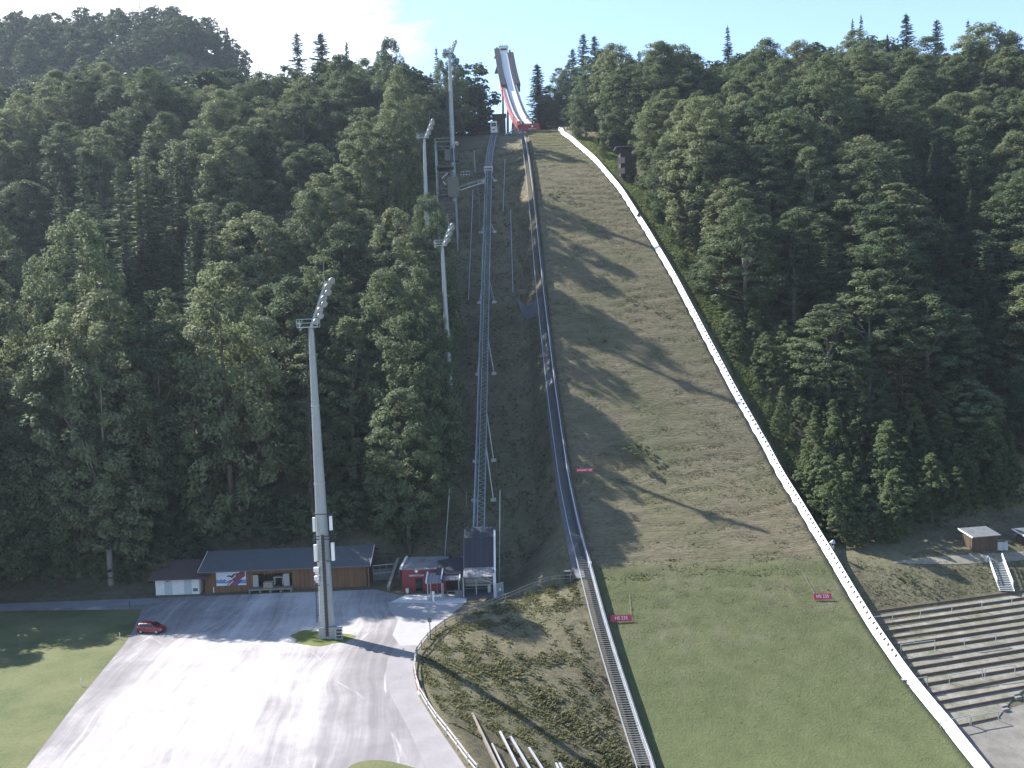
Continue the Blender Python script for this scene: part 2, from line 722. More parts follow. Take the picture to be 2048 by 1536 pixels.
f = math_(t, 'ADD', math_(t, 'MULTIPLY', n1, 0.36), math_(t, 'MULTIPLY', n2, 0.36))
f = math_(t, 'ADD', f, math_(t, 'MULTIPLY', n1b, 0.22))
f = math_(t, 'ADD', f, math_(t, 'MULTIPLY', n4, 0.16))
f = math_(t, 'ADD', f, math_(t, 'MULTIPLY', math_(t, 'SUBTRACT', n3, 0.5), 0.12))
# curved tyre tracks: circles about far turning centres, broken up by noise
for (cx_, cy_, per, ph, wgt) in ((75.0, 104.0, 8.0, 0.2, 0.1), (78.5, 106.0, 11.0, 0.7, 0.08), (-120.0, 60.0, 13.0, 0.4, 0.07)):
    sb = t.nodes.new('ShaderNodeVectorMath')
    sb.operation = 'DISTANCE'
    sb.inputs[1].default_value = (cx_, cy_, 0)
    t.links.new(vadd.outputs[0], sb.inputs[0])
    fr = math_(t, 'FRACT', math_(t, 'ADD', math_(t, 'DIVIDE', sb.outputs['Value'], per), ph))
    ln = math_(t, 'SUBTRACT', 1.0, math_(t, 'MULTIPLY', math_(t, 'ABSOLUTE', math_(t, 'SUBTRACT', fr, 0.5)), per * 4.5), True)
    brk = ramp(t, noise(t, 0.09, 3, 0.6, v), [(0.46, (0, 0, 0)), (0.56, (1, 1, 1))])
    f = math_(t, 'ADD', f, math_(t, 'MULTIPLY', math_(t, 'MULTIPLY', ln, brk), wgt))
dx_ = t.nodes.new('ShaderNodeSeparateXYZ')
t.links.new(v, dx_.inputs[0])
ex = math_(t, 'POWER', math_(t, 'ABSOLUTE', math_(t, 'DIVIDE', math_(t, 'ADD', dx_.outputs[0], 37.0), 13.0)), 2.0)
f = math_(t, 'ADD', f, math_(t, 'MULTIPLY', math_(t, 'SUBTRACT', 1.0, math_(t, 'MINIMUM', ex, 2.2)), 0.08))
c = ramp(t, f, [(0.41, (0.175, 0.162, 0.165)), (0.51, (0.235, 0.218, 0.22)), (0.6, (0.34, 0.318, 0.316)), (0.72, (0.48, 0.455, 0.445))])
t.links.new(c, b.inputs['Base Color'])
b.inputs['Roughness'].default_value = 0.95
b.inputs['Specular IOR Level'].default_value = 0.1
bump(t, b, n3, 0.35, 0.04)
GRAVEL = m
sheet('gravel_lot', [(20, 1580), (150, 1408), (250, 1287), (272, 1250), (283, 1219), (60, 1221), (-60, 1224), (-60, 1209), (120, 1202), (300, 1195), (420, 1191), (745, 1178),
                     (800, 1190), (925, 1206), (868, 1256), (834, 1300), (826, 1340), (836, 1390), (870, 1446), (962, 1580)], 0.004, GRAVEL)


def grassmat(name, stops, sc=0.8):
    m, t, b = nt(name)
    v = geopos(t)
    n1 = noise(t, 0.13, 5, 0.6, v)
    n2 = noise(t, sc * 3, 6, 0.7, v)
    f = math_(t, 'ADD', math_(t, 'MULTIPLY', n1, 0.6), math_(t, 'MULTIPLY', n2, 0.4))
    t.links.new(ramp(t, f, stops), b.inputs['Base Color'])
    b.inputs['Roughness'].default_value = 0.9
    b.inputs['Specular IOR Level'].default_value = 0.1
    bump(t, b, n2, 0.6, 0.12)
    return m


LAWN = grassmat('meadow', [(0.3, (0.05, 0.066, 0.028)), (0.43, (0.085, 0.102, 0.045)), (0.56, (0.125, 0.13, 0.064)), (0.7, (0.165, 0.155, 0.085))])
sheet('lawn', [(-90, 1600), (20, 1580), (150, 1408), (250, 1287), (270, 1250), (281, 1219), (60, 1221), (-90, 1225)], 0.012, LAWN)
ISL = grassmat('island_grass', [(0.3, (0.08, 0.1, 0.03)), (0.5, (0.13, 0.15, 0.05)), (0.7, (0.22, 0.19, 0.12))])
cpts = []
for i in range(28):
    a = 2 * math.pi * i / 28
    r = 1 + 0.12 * math.sin(3 * a + 1) + 0.08 * math.sin(7 * a)
    cpts.append((642 + 62 * r * math.cos(a), 1276 - 15 * r * math.sin(a)))
o = sheet('grass_island', cpts, 0.012, ISL)
cpts = []
for i in range(24):
    a = 2 * math.pi * i / 24
    r = 1 + 0.1 * math.sin(3 * a + 2)
    cpts.append((765 + 85 * r * math.cos(a), 1552 - 30 * r * math.sin(a)))
o = sheet('grass_patch', cpts, 0.012, LAWN)
ASPH = plain('worn_asphalt', (0.235, 0.222, 0.226), 0.9, 0, 0.16, 0.35, 0.2, 0.1)
sheet('footpath', [(962, 1580), (870, 1446), (836, 1390), (826, 1340), (834, 1300), (845, 1286), (800, 1290), (776, 1318), (770, 1352), (782, 1392), (815, 1455), (850, 1530), (868, 1580)], 0.016, ASPH)
CONC = plain('pale_concrete', (0.31, 0.3, 0.3), 0.85, 0, 0.1, 0.5, 0.15, 0.2)
sheet('pavement', [(776, 1204), (930, 1206), (905, 1228), (868, 1256), (840, 1290), (800, 1292), (785, 1270), (796, 1240), (780, 1222)], 0.020, CONC)
ROADM = plain('lane_asphalt', (0.22, 0.22, 0.225), 0.9, 0, 0.15, 0.3, 0.2, 0.1)
sheet('road', [(-90, 1222), (60, 1218), (200, 1213), (300, 1208), (330, 1203), (300, 1197), (120, 1204), (-90, 1211)], 0.020, ROADM)
# gravel lane along the upper edge of the terraces
def draped(name, a_px, b_px, mat, lift, n=2):
    mb = MB()
    la = [H(*q) for q in a_px]
    lb = [H(*q) for q in b_px]
    def dens(l):
        out = []
        for p, q in zip(l[:-1], l[1:]):
            for k in range(6):
                out.append(p.lerp(q, k / 6))
        return out + [l[-1]]
    la, lb = dens(la), dens(lb)
    K = 6
    vs = []
    for p, q in zip(la, lb):
        for k in range(K + 1):
            r = p.lerp(q, k / K)
            vs.append((r.x, r.y, Tz(r.x, r.y) + lift))
    fs = []
    for i in range(len(la) - 1):
        for k in range(K):
            a = i * (K + 1) + k
            fs.append((a, a + 1, a + K + 2, a + K + 1))
    mb.add(vs, fs)
    o = mb.build(name, mat)
    return o

# ------------------------------------------------------------------ valley air
m = bpy.data.materials.new('valley_air')
m.use_nodes = True
t = m.node_tree
t.nodes.remove(t.nodes['Principled BSDF'])
pv = t.nodes.new('ShaderNodeVolumePrincipled')
pv.inputs['Color'].default_value = (0.72, 0.84, 1.0, 1)
pv.inputs['Density'].default_value = 0.0001
pv.inputs['Anisotropy'].default_value = 0.3
t.links.new(pv.outputs[0], t.nodes['Material Output'].inputs['Volume'])
hz_ = MB().frame(V((-2900, -2100, -14.2)), V((1, 0, 0)), V((0, 1, 0)), UP, 5800, 5500, 275).build('haze', m)
tag(hz_, kind='stuff')
# ------------------------------------------------------------------ trees
BARK = plain('bark', (0.13, 0.105, 0.08), 0.95, 0, 0.35, 2.0, 0.5, 0.1)
BARKG = plain('grey_bark', (0.24, 0.225, 0.2), 0.95, 0, 0.3, 2.0, 0.5, 0.1)
LEAF = leafmat('broad_leaves', [(0.056, 0.081, 0.046), (0.09, 0.122, 0.064), (0.13, 0.163, 0.083), (0.18, 0.203, 0.106)], 0.3, 0.62)
LEAFP = leafmat('pale_leaves', [(0.1, 0.13, 0.055), (0.14, 0.175, 0.08), (0.17, 0.2, 0.1)], 0.3, 0.3)
LEAFY = leafmat('young_leaves', [(0.08, 0.112, 0.05), (0.11, 0.145, 0.066), (0.145, 0.178, 0.085)], 0.35, 0.4)
NEED = leafmat('needles', [(0.042, 0.066, 0.042), (0.064, 0.092, 0.054), (0.09, 0.118, 0.064)], 0.12, 0.5)
NEEDB = leafmat('brown_needles', [(0.06, 0.05, 0.025), (0.085, 0.07, 0.032), (0.1, 0.085, 0.04)], 0.15, 0.5)


def leaf_quads(cent, nrm, size, r, asp=(0.45, 0.75)):
    """one bent leaf spray per row: centre, normal, size"""
    n = len(cent)
    nrm = nrm / np.linalg.norm(nrm, axis=1, keepdims=True)
    ref = r.normal(size=(n, 3))
    a = np.cross(nrm, ref)
    a /= np.linalg.norm(a, axis=1, keepdims=True) + 1e-9
    b = np.cross(nrm, a)
    sa = (size * 0.5)[:, None]
    sb = (size * 0.5 * r.uniform(asp[0], asp[1], n))[:, None]
    v = np.stack([cent - a * sa, cent - b * sb, cent + a * sa, cent + b * sb], 1)
    v[:, 0] -= nrm * (sa * 0.35)
    v[:, 2] -= nrm * (sa * 0.35)
    verts = v.reshape(-1, 3)
    f = np.arange(n * 4).reshape(n, 4)
    return verts, f


def crown_broad(seed, Hh=24.0, R=6.0, clumps=210, per=58, low=0.05, rc=(0.75, 1.4), ls=(0.26, 0.52), pointy=0.0):
    r = np.random.default_rng(seed)
    d = r.normal(size=(clumps, 3))
    d /= np.linalg.norm(d, axis=1, keepdims=True)
    # irregular outline from a few random lobes
    lob = r.normal(size=(9, 3))
    lob /= np.linalg.norm(lob, axis=1, keepdims=True)
    amp = r.uniform(-0.28, 0.3, 9)
    k = 1 + (np.maximum(0, d @ lob.T) ** 4 * amp).sum(1)
    rad = np.where(r.uniform(size=clumps) < 0.72, r.uniform(0.82, 1.03, clumps), r.uniform(0.35, 0.8, clumps)) * k
    rad = np.minimum(rad, np.where(d[:, 2] > 0.6, 0.97, 1.12))
    hz = Hh * (1 - low) * 0.5
    cz = Hh * low + hz
    az = np.abs(d[:, 2:3])
    full = np.sqrt(np.maximum(0, 1 - az ** 3.2)) / np.sqrt(np.maximum(1e-3, 1 - az ** 2))
    d[:, :2] *= np.where(d[:, 2:3] < 0, full, np.minimum(full, 1.25))
    C = d * rad[:, None] * np.array([R, R, hz])
    zt = np.clip((C[:, 2] / hz + 1) / 2, 0, 1)
    wid = 1 - pointy * zt
    # widest a little under the middle, domed top
    C[:, :2] *= (wid * (0.72 + 0.36 * np.sin(np.pi * np.clip(zt * 0.9 + 0.16, 0, 1))))[:, None]
    C[:, 2] += cz
    rcs = r.uniform(rc[0], rc[1], clumps) * (R / 6.0) ** 0.5
    n = clumps * per
    ci = np.repeat(np.arange(clumps), per)
    off = r.normal(size=(n, 3))
    off /= np.linalg.norm(off, axis=1, keepdims=True)
    off *= (r.uniform(0.15, 1, n) ** 0.45)[:, None]
    off[:, 2] *= 0.62
    cent = C[ci] + off * rcs[ci][:, None]
    out = cent - np.array([0, 0, cz])
    out[:, 2] *= 0.6
    out /= np.linalg.norm(out, axis=1, keepdims=True) + 1e-6
    nrm = out * 0.3 + off * 0.5 + np.array([0, 0, 0.85]) + r.normal(size=(n, 3)) * 0.4
    size = r.uniform(ls[0], ls[1], n) * (R / 6.0) ** 0.35
    return leaf_quads(cent, nrm, size, r) + (C,)


def trunk_mesh(name, Hh, r0_, C, mat, seed, limbs=9):
    r = np.random.default_rng(seed + 100)
    mb = MB()
    pts = [V((0, 0, -1.2))]
    for i in range(1, 7):
        z = Hh * 0.8 * i / 6
        pts.append(V((r.normal() * 0.12 * i / 3, r.normal() * 0.12 * i / 3, z)))
    for i in range(6):
        mb.tube(pts[i], pts[i + 1], r0_ * (1 - i / 6.5), r0_ * (1 - (i + 1) / 6.5), 8)
    if C is not None:
        for j in r.choice(len(C), limbs, replace=False):
            q = V(C[j])
            z0 = min(Hh * 0.7, max(Hh * 0.15, q.z * 0.62))
            p = V((0, 0, z0))
            m_ = p.lerp(q, 0.5) + V((0, 0, -0.3))
            mb.tube(p, m_, r0_ * 0.4, r0_ * 0.22, 6)
            mb.tube(m_, q, r0_ * 0.22, 0.04, 5)
    o = mb.build(name, mat, smooth=True)
    me = o.data
    bpy.data.objects.remove(o)
    return me


def crown_spruce(seed, Hh=27.0, R=3.6, low=0.06, gap=0.72, pw=0.82):
    r = np.random.default_rng(seed)
    cents, nrms, sizes, axes = [], [], [], []
    z = Hh * low
    verts, faces = [], []
    nb = 0
    while z < Hh - 0.25:
        u = (z - Hh * low) / (Hh * (1 - low))
        ln = R * (1 - u) ** pw * (0.9 + 0.1 * math.sin(z * 3))
        nbr = int(6 + 4 * (1 - u))
        if r.uniform() < 0.12:
            nbr = max(3, nbr - 3)
        a0 = r.uniform(0, 6.28)
        for i in range(nbr):
            a = a0 + 2 * math.pi * i / nbr + r.normal() * 0.18
            l = ln * r.uniform(0.5, 1.2) + 0.18
            dr = r.uniform(0.18, 0.42) * (1 - 0.6 * u)
            z_ = z
            zj = r.normal() * 0.22
            segs = max(2, int(l / 0.55))
            ca, sa = math.cos(a), math.sin(a)
            for k_ in range(segs):
                s0, s1 = k_ / segs, (k_ + 1.25) / segs
                for side in (-1, 0, 1):
                    wl = (0.22 + 0.34 * (1 - s0)) * min(1.0, 0.45 + l / 4)
                    def pt(s_, off, dz):
                        rr = l * s_
                        zz_ = z + zj - dr * l * s_ + 0.16 * l * s_ * s_
                        return (ca * rr - sa * off, sa * rr + ca * off, zz_ + dz)
                    if side == 0:
                        vs = [pt(s0, -0.1, 0.03), pt(s0, 0.1, 0.03), pt(s1, 0.06, -0.04), pt(s1, -0.06, -0.04)]
                    else:
                        j = r.uniform(0.75, 1.2)
                        vs = [pt(s0, 0.0, 0.02), pt(s0 + 0.5 / segs, 0, 0.02), pt(s1 + 0.35 / segs, side * wl * j, -0.12 - 0.12 * r.uniform()), pt(s0 + 0.4 / segs, side * wl * j * 0.8, -0.2 * r.uniform())]
                    verts += vs
                    faces.append((nb, nb + 1, nb + 2, nb + 3))
                    nb += 4
        z += gap * (0.75 + 0.5 * r.uniform()) * (0.55 + 0.6 * (1 - u))
    for k_ in range(5):
        a = k_ * 1.26
        verts += [(0, 0, Hh + 0.5), (0.16 * math.cos(a), 0.16 * math.sin(a), Hh - 0.6), (0.3 * math.cos(a + .4), 0.3 * math.sin(a + .4), Hh - 1.0), (0.1 * math.cos(a + 1), 0.1 * math.sin(a + 1), Hh - 0.5)]
        faces.append((nb, nb + 1, nb + 2, nb + 3))
        nb += 4
    return np.array(verts), np.array(faces)


PROTO = {}


def proto(key, fn):
    if key not in PROTO:
        PROTO[key] = fn()
    return PROTO[key]


BROAD = []
for i, (hh, rr, cl, pw) in enumerate([(24, 6.3, 230, 0.0), (26, 5.8, 230, 0.12), (22, 6.8, 240, 0.0), (25, 5.2, 210, 0.2), (23, 6.0, 220, 0.05), (27, 6.4, 250, 0.1), (24, 5.5, 200, 0.15)]):
    vv, ff, C = crown_broad(40 + i, hh, rr, int(cl * 1.25), 84, pointy=pw)
    BROAD.append((bigmesh('crown', vv, ff, LEAF), trunk_mesh('trunk', hh, 0.42, C, BARKG if i % 2 else BARK, i), hh, rr))
SPRUCE = []
for i, (hh, rr) in enumerate([(27, 3.5), (29, 3.9), (25, 3.0), (28, 4.4)]):
    vv, ff = crown_spruce(70 + i, hh, rr, pw=(0.75, 0.62, 0.8, 0.5)[i])
    SPRUCE.append((bigmesh('crown', vv, ff, NEED), trunk_mesh('trunk', hh * 1.2, 0.34, None, BARK, 30 + i), hh, rr))
NEEDL = leafmat('brightened_needles', [(0.07, 0.1, 0.06), (0.1, 0.135, 0.078), (0.13, 0.165, 0.09)], 0.2, 0.4)  # lighter needle copy, colour brightened to offset the shade on the stand
STAND = []
for i, (hh, rr) in enumerate([(27, 3.5), (29, 3.9), (25, 3.0), (28, 3.6)]):
    vv, ff = crown_spruce(170 + i, hh, rr, pw=0.72)
    STAND.append((bigmesh('crown', vv, ff, NEEDL), SPRUCE[i][1], hh, rr))
YOUNG = []
for i, (hh, rr, pw) in enumerate([(9, 2.5, 0.5), (8, 2.2, 0.65), (7, 2.8, 0.25), (10, 2.7, 0.55)]):
    vv, ff, C = crown_broad(90 + i, hh, rr, 120, 56, low=0.0, rc=(0.45, 0.85), ls=(0.26, 0.46), pointy=pw)
    YOUNG.append((bigmesh('crown', vv, ff, LEAFY), trunk_mesh('trunk', hh, 0.1, C, BARK, 60 + i, 5), hh, rr))
vv, ff, C = crown_broad(131, 20, 5.2, 200, 60, pointy=0.05)
PALE = [(bigmesh('crown', vv, ff, LEAFP), trunk_mesh('trunk', 20, 0.35, C, BARKG, 77), 20, 5.2)]
vv, ff, C = crown_broad(133, 26, 5.0, 210, 58, pointy=0.1)
BROWN = [(bigmesh('crown', vv, ff, NEEDB), trunk_mesh('trunk', 26, 0.35, C, BARK, 78), 26, 5.0)]

TREES = []      # (x, y, radius) of what stands already


def put_tree(name, kind, x, y, label, cat, group=None, sc=1.0, sz=None, rz=None, idx=None, z=None):
    lib = kind
    if idx is None:
        idx = random.randrange(len(lib))
    cm_, tm_, hh, rr = lib[idx]
    z = Tz(x, y) if z is None else z
    o = thing(name, label, cat, (x, y, z), group)
    o.rotation_euler = (0, 0, random.uniform(0, 6.28) if rz is None else rz)
    o.scale = (sc, sc, sc if sz is None else sz)
    link('crown', cm_, o)
    link('trunk', tm_, o)
    TREES.append((x, y, rr * sc))
    return o


def tree_top(name, lib, px, py, Y, label, cat, group=None, rad=None, idx=0):
    """a tree whose top stands at the given sight line, rooted in the land at depth Y"""
    p = P(px, py, Y)
    zb = Tz(p.x, Y)
    cm_, tm_, hh, rr = lib[idx]
    sz = max(0.25, (p.z - zb) / hh)
    sc = sz if rad is None else rad / rr
    return put_tree(name, lib, p.x, Y, label, cat, group, sc, sz, idx=idx, z=zb)


# --- trees that stand out in the photograph
tree_top('spruce_tree', SPRUCE, 593, 66, 352, 'dark spruce with open layered top on the skyline, first spruce left of the mast cluster', 'spruce', rad=6.3, idx=3)
tree_top('spruce_tree', SPRUCE, 641, 66, 352, 'broad dark spruce on the skyline between two narrower spruces', 'spruce', rad=7.8, idx=3)
tree_top('spruce_tree', SPRUCE, 693, 83, 352, 'narrow spruce on the skyline just right of a broad dark spruce', 'spruce', rad=4.8, idx=2)
tree_top('spruce_tree', SPRUCE, 754, 100, 356, 'small spiky spruce on the skyline beside a broader round-topped one', 'spruce', rad=3.9, idx=2)
tree_top('spruce_tree', SPRUCE, 771, 102, 356, 'broad round-topped spruce on the skyline under the thin cloud edge', 'spruce', rad=6.6, idx=3)
tree_top('spruce_tree', SPRUCE, 872, 95, 352, 'thin-topped spruce on the skyline right behind the tallest floodlight mast', 'spruce', rad=3.9, idx=0)
tree_top('spruce_tree', SPRUCE, 1074, 128, 362, 'foremost dark spruce standing against the sky just right of the inrun ramp', 'spruce', rad=7.2, idx=1)
tree_top('spruce_tree', SPRUCE, 1145, 98, 352, 'left one of three dark conifers above the wood edge by the inrun', 'spruce', rad=4.9, idx=3)
tree_top('spruce_tree', SPRUCE, 1166, 68, 352, 'middle and tallest one of three dark conifers above the wood edge', 'spruce', rad=5.4, idx=3)
tree_top('spruce_tree', SPRUCE, 1188, 72, 352, 'right one of three dark conifers above the wood edge by the inrun', 'spruce', rad=5.4, idx=3)
tree_top('spruce_tree', SPRUCE, 1455, 52, 345, 'slim pointed spruce rising alone above the broadleaf skyline near its middle', 'spruce', rad=4.8, idx=0)
tree_top('spruce_tree', SPRUCE, 1812, 28, 340, 'tallest dark spruce of the skyline, cutting the top of the picture', 'spruce', rad=6.9, idx=1)
tree_top('spruce_tree', SPRUCE, 1722, 30, 350, 'thin gappy spruce top poking above the broadleaf skyline', 'spruce', rad=3.6, idx=2)
tree_top('spruce_tree', SPRUCE, 1705, 38, 350, 'small spruce spike next to the thin gappy spruce on the skyline', 'spruce', rad=3.3, idx=2)
tree_top('spruce_tree', SPRUCE, 1873, 40, 345, 'rounded spruce on the skyline beside the tallest dark spruce', 'spruce', rad=5.7, idx=3)
tree_top('spruce_tree', SPRUCE, 1936, 40, 345, 'small dark spruce on the skyline near the corner of the picture', 'spruce', rad=4.5, idx=0)
for (px, py, rd, ix, lab) in [(385, 44, 5.0, 1, 'tallest spruce on the hazy far mountain ridge'), (345, 46, 3.2, 0, 'slim spruce next to the tallest one on the hazy far ridge'), (453, 54, 4.0, 3, 'broad spruce near the falling end of the hazy far ridge'),
                              (172, 32, 3.6, 2, 'left spruce of a pair in the notch of the hazy far ridge'), (186, 33, 3.8, 0, 'right spruce of a pair in the notch of the hazy far ridge'), (433, 66, 3.0, 2, 'small spruce beside the broad one on the hazy far ridge')]:
    tree_top('spruce_tree', SPRUCE, px, py, 520, lab, 'spruce', rad=rd * 1.4, idx=ix)
for (px, py, Y, rd, ix) in [(162, 308, 215, 3.6, 0), (120, 365, 208, 3.0, 2), (196, 382, 205, 2.6, 2), (235, 322, 220, 3.2, 0), (272, 318, 224, 3.6, 1), (290, 312, 226, 3.6, 0),
                            (340, 336, 222, 3.6, 1), (352, 330, 226, 3.4, 0), (420, 415, 206, 3.4, 1), (382, 412, 210, 2.6, 2), (374, 478, 200, 2.4, 2)]:
    tree_top('spruce_tree', STAND, px, py, Y, 'slender spruce in the shaded spruce stand halfway up the wooded slope', 'spruce', 'spruces in the shaded stand', rd * 1.35, ix)
tree_top('broadleaf_tree', BROAD, 150, 420, 178, 'big round-crowned broadleaf tree in front of the shaded spruce stand', 'tree', rad=9.0, idx=2)
tree_top('broadleaf_tree', PALE, 500, 620, 175, 'grey-green round-topped tree glowing pale in front of the dark wood', 'tree', rad=4.6, idx=0)
tree_top('broadleaf_tree', BROAD, 822, 612, 186, 'sunlit bright-topped broadleaf tree beside the middle floodlight mast pole', 'tree', rad=5.2, idx=4)
tree_top('broadleaf_tree', BROAD, 640, 505, 190, 'large sunlit broadleaf tree right behind the head of the nearest floodlight mast', 'tree', rad=8.0, idx=5)
tree_top('broadleaf_tree', BROAD, 335, 600, 176, 'broadleaf tree with a small bright top over the shaded wood', 'tree', rad=5.0, idx=3)
tree_top('broadleaf_tree', BROAD, 75, 668, 166, 'broadleaf tree with a sunlit top nearest the meadow end of the wood', 'tree', rad=6.0, idx=1)
tree_top('broadleaf_tree', BROAD, 620, 378, 212, 'bright-leaved broadleaf tree high above the nearest floodlight mast', 'tree', rad=7.0, idx=0)
tree_top('broadleaf_tree', BROWN, 1460, 222, 285, 'brownish thin-crowned tree in the middle of the sunlit wood', 'tree', rad=5.0, idx=0)
tree_top('broadleaf_tree', BROWN, 1800, 700, 178, 'brown-tinged broadleaf tree over the hut and the gravel lane', 'tree', rad=5.5, idx=0)
tree_top('spruce_tree', SPRUCE, 700, 610, 184, 'narrow sunlit conifer just behind and right of the nearest mast head', 'spruce', rad=2.8, idx=0)
for (px, py, xt, rd, ix) in [(1370, 735, -28, 7.6, 5), (1300, 690, -28.5, 6.0, 1), (1255, 545, -29.5, 6.2, 0), (1240, 585, -30, 5.8, 3), (1165, 322, -17, 5.6, 4), (1272, 790, -18.5, 5.5, 2),
                             (1292, 915, -19.5, 7.4, 1), (1270, 900, -25, 7.0, 0), (1285, 990, -18.5, 6.2, 4), (1278, 1095, -18.5, 6.4, 5), (1262, 1060, -25, 7.0, 6), (1225, 470, -34, 6.0, 6), (1230, 860, -17.8, 6.0, 3)]:
    q = HS(px, py)
    k_ = (q.x - xt) / 0.826
    yt = q.y + 0.565 * k_
    ht = q.z + 0.9 * k_ - Tz(xt, yt)
    put_tree('broadleaf_tree', BROAD, xt, yt, 'tall broadleaf tree of the wood edge facing the landing hill across the lift track', 'tree', 'edge trees facing the landing hill', rd / BROAD[ix][3], max(16, min(47, ht)) / BROAD[ix][2], idx=ix)
    print('EDGE', px, py, round(yt), round(ht))
for (x, y, hh_, rd, ix) in [(-20, 161, 30, 7.0, 0), (-17.5, 168, 35, 6.6, 4), (-22, 171, 38, 6.8, 5), (-16.5, 177, 36, 6.2, 1)]:
    put_tree('broadleaf_tree', BROAD, x, y, 'tall broadleaf tree at the lower wood corner beside the lift track and red building', 'tree', 'corner trees beside the lift track', rd / BROAD[ix][3], hh_ / BROAD[ix][2], idx=ix)
for (px, py, Y, rd, ix) in [(1098, 172, 366, 5.0, 0), (1118, 135, 366, 5.5, 5), (1137, 118, 360, 5.5, 1)]:
    tree_top('broadleaf_tree', BROAD, px, py, Y, 'broadleaf tree closing the gap between the inrun ramp and the sunlit wood', 'tree', 'trees between ramp and wood', rd, ix)
tree_top('spruce_tree', SPRUCE, 790, 372, 232, 'narrow conifer below the lamps of the farther slope mast', 'spruce', rad=2.8, idx=2)

XE = np.array([(150, -28), (158, -25), (170, -20.5), (185, -19.5), (200, -18.5), (220, -20.5), (235, -24), (280, -23), (300, -17), (320, -12), (340, -9.0), (368, -8.5)])


def lzone(x, y):
    px, py = pix((x, y, Tz(x, y) + 14))
    if py > 900:
        return 'tall shaded broadleaf tree in the front row behind the long shed and the lane', 'front row of the shaded wood'
    if y > 318:
        return 'broadleaf tree along the crest of the wood by the tall masts', 'crest trees by the tall masts'
    if px < 520:
        return 'broadleaf tree in the shaded wood around and above the spruce stand', 'broadleaf trees around the spruce stand'
    return 'broadleaf tree on the slope between the nearest mast and the judges tower', 'broadleaf trees behind the masts'


def rzone(x, y):
    px, py = pix((x, y, Tz(x, y) + 14))
    if y > 315:
        return 'broadleaf tree along the crest of the sunlit wood across from the inrun', 'crest trees of the sunlit wood'
    if x - float(Redge(y)) < 14:
        return 'broadleaf tree in the edge row of the wood along the white hill board', 'edge row along the white board'
    if py > 700:
        return 'broadleaf tree low in the sunlit wood above the hut and gravel lane', 'lower trees of the sunlit wood'
    return 'broadleaf tree in the middle of the sunlit wood beside the landing hill', 'middle trees of the sunlit wood'


cand = []
sp_ = 10.2
for iy in range(0, 26):
    y0 = 157 + iy * sp_ * 0.92
    for ix in range(-30, 34):
        x0 = ix * sp_ + (iy % 2) * sp_ / 2
        cand.append((x0 + random.uniform(-2.4, 2.4), y0 + random.uniform(-2.2, 2.2)))
woods = []
COACH = (0, 0)
n_b = n_s = 0
nfeat = list(TREES)
for x, y in cand:
    if y > 372 or abs(x) > 0.7 * y + 8:
        continue
    left = x < float(np.interp(y, XE[:, 0], XE[:, 1]))
    R = float(Redge(y))
    yr = y - 0.27 * max(0, x - R) * (1 - float(sst(155, 215, y)))
    right = x > R + (7.5 if y < 300 else 4.0) and yr > 150.5 and not (x > 68 and yr < 155) and y < 372
    if y > 340 and 0 < x < 18:
        continue
    if not (left or right):
        continue
    if any((x - a) ** 2 + (y - b_) ** 2 < (0.55 * r_ + 2.5) ** 2 for a, b_, r_ in nfeat):
        continue
    if left and -65 < x and y < 166:
        continue
    if left and x > -26 and 214 < y < 276:
        continue
    if right and (abs(x - (R + 8)) < 7 and 255 < y < 272 or (x < R + 13 and 314 < y < 342)):
        continue
    if right and (yr < 161 or (x < R + 16 and y < 200)):
        continue
    px, py = pix((x, y, Tz(x, y) + 18))
    if px < -90 or px > 2260:
        continue
    in_front = left and 60 < pix((x, y, 0))[0] < 480 and 170 < y < 212
    r_ = random.random()
    lab, grp = lzone(x, y) if left else rzone(x, y)
    pspr = (0.8 if in_front else 0.5 if (left and 90 < px < 460 and 180 < y < 235) else 0.1 if y < 300 else 0.16)
    if not left and x > 95 and y > 200:
        pspr = 0.35
    if r_ < pspr:
        s = random.uniform(0.6, 0.78) if in_front else random.uniform(0.8, 1.05)
        if left:
            l2, g2 = 'dark spruce scattered among the shaded broadleaf trees', 'spruces among the shaded broadleaf trees'
        else:
            l2, g2 = 'dark spruce scattered among the sunlit broadleaf trees', 'spruces among the sunlit broadleaf trees'
        put_tree('spruce_tree', STAND if in_front else SPRUCE, x, y, l2, 'spruce', g2, s * 1.05, s * 1.0)
        n_s += 1
    else:
        s = random.uniform(1.2, 1.55)
        szz = s * random.uniform(0.72, 1.0)
        if y > 308:
            szz *= 0.88
        edge_d = float(np.interp(y, XE[:, 0], XE[:, 1])) - x
        if left and y < 172:
            szz *= 1.5 if x < -40 else 1.25
            s *= 1.1
        elif left and y < 300 and edge_d < 15:
            szz *= 1.08 if y < 250 else 0.9
        if not left and 176 <= yr < 220:
            szz *= 0.8
        if not left and yr < 176:
            szz *= 0.6
            s *= 0.72
        if left and 212 <= y < 250 and 60 < pix((x, y, 0))[0] < 480:
            szz *= 0.72
        if in_front:
            szz *= 0.62
            s *= 0.8
        if not left and (x - R < 12):
            s *= 0.72
            szz *= 0.74
        if y > 345:
            szz *= 0.8
        woods.append((pix((x, y, 0))[1], x, y, lab, grp, s, szz))
woods.sort(key=lambda q: q[2])
for q in woods[:270]:
    put_tree('broadleaf_tree', BROAD, q[1], q[2], q[3], 'tree', q[4], q[5], q[6])
n_b = len(woods)
# trees standing just outside the picture on the meadow side; their shade falls into it
for (x, y, sz_) in [(-94, 149, 1.5), (-103, 154, 1.6), (-99, 141, 1.35), (-109, 146, 1.5), (-115, 156, 1.6), (-91, 158, 1.5), (-84, 158.5, 1.55), (-76, 158, 1.5)]:
    put_tree('broadleaf_tree', BROAD, x, y, 'tall broadleaf tree at the shaded wood corner beyond the meadow lane', 'tree', 'corner trees beyond the meadow', 1.3, sz_)
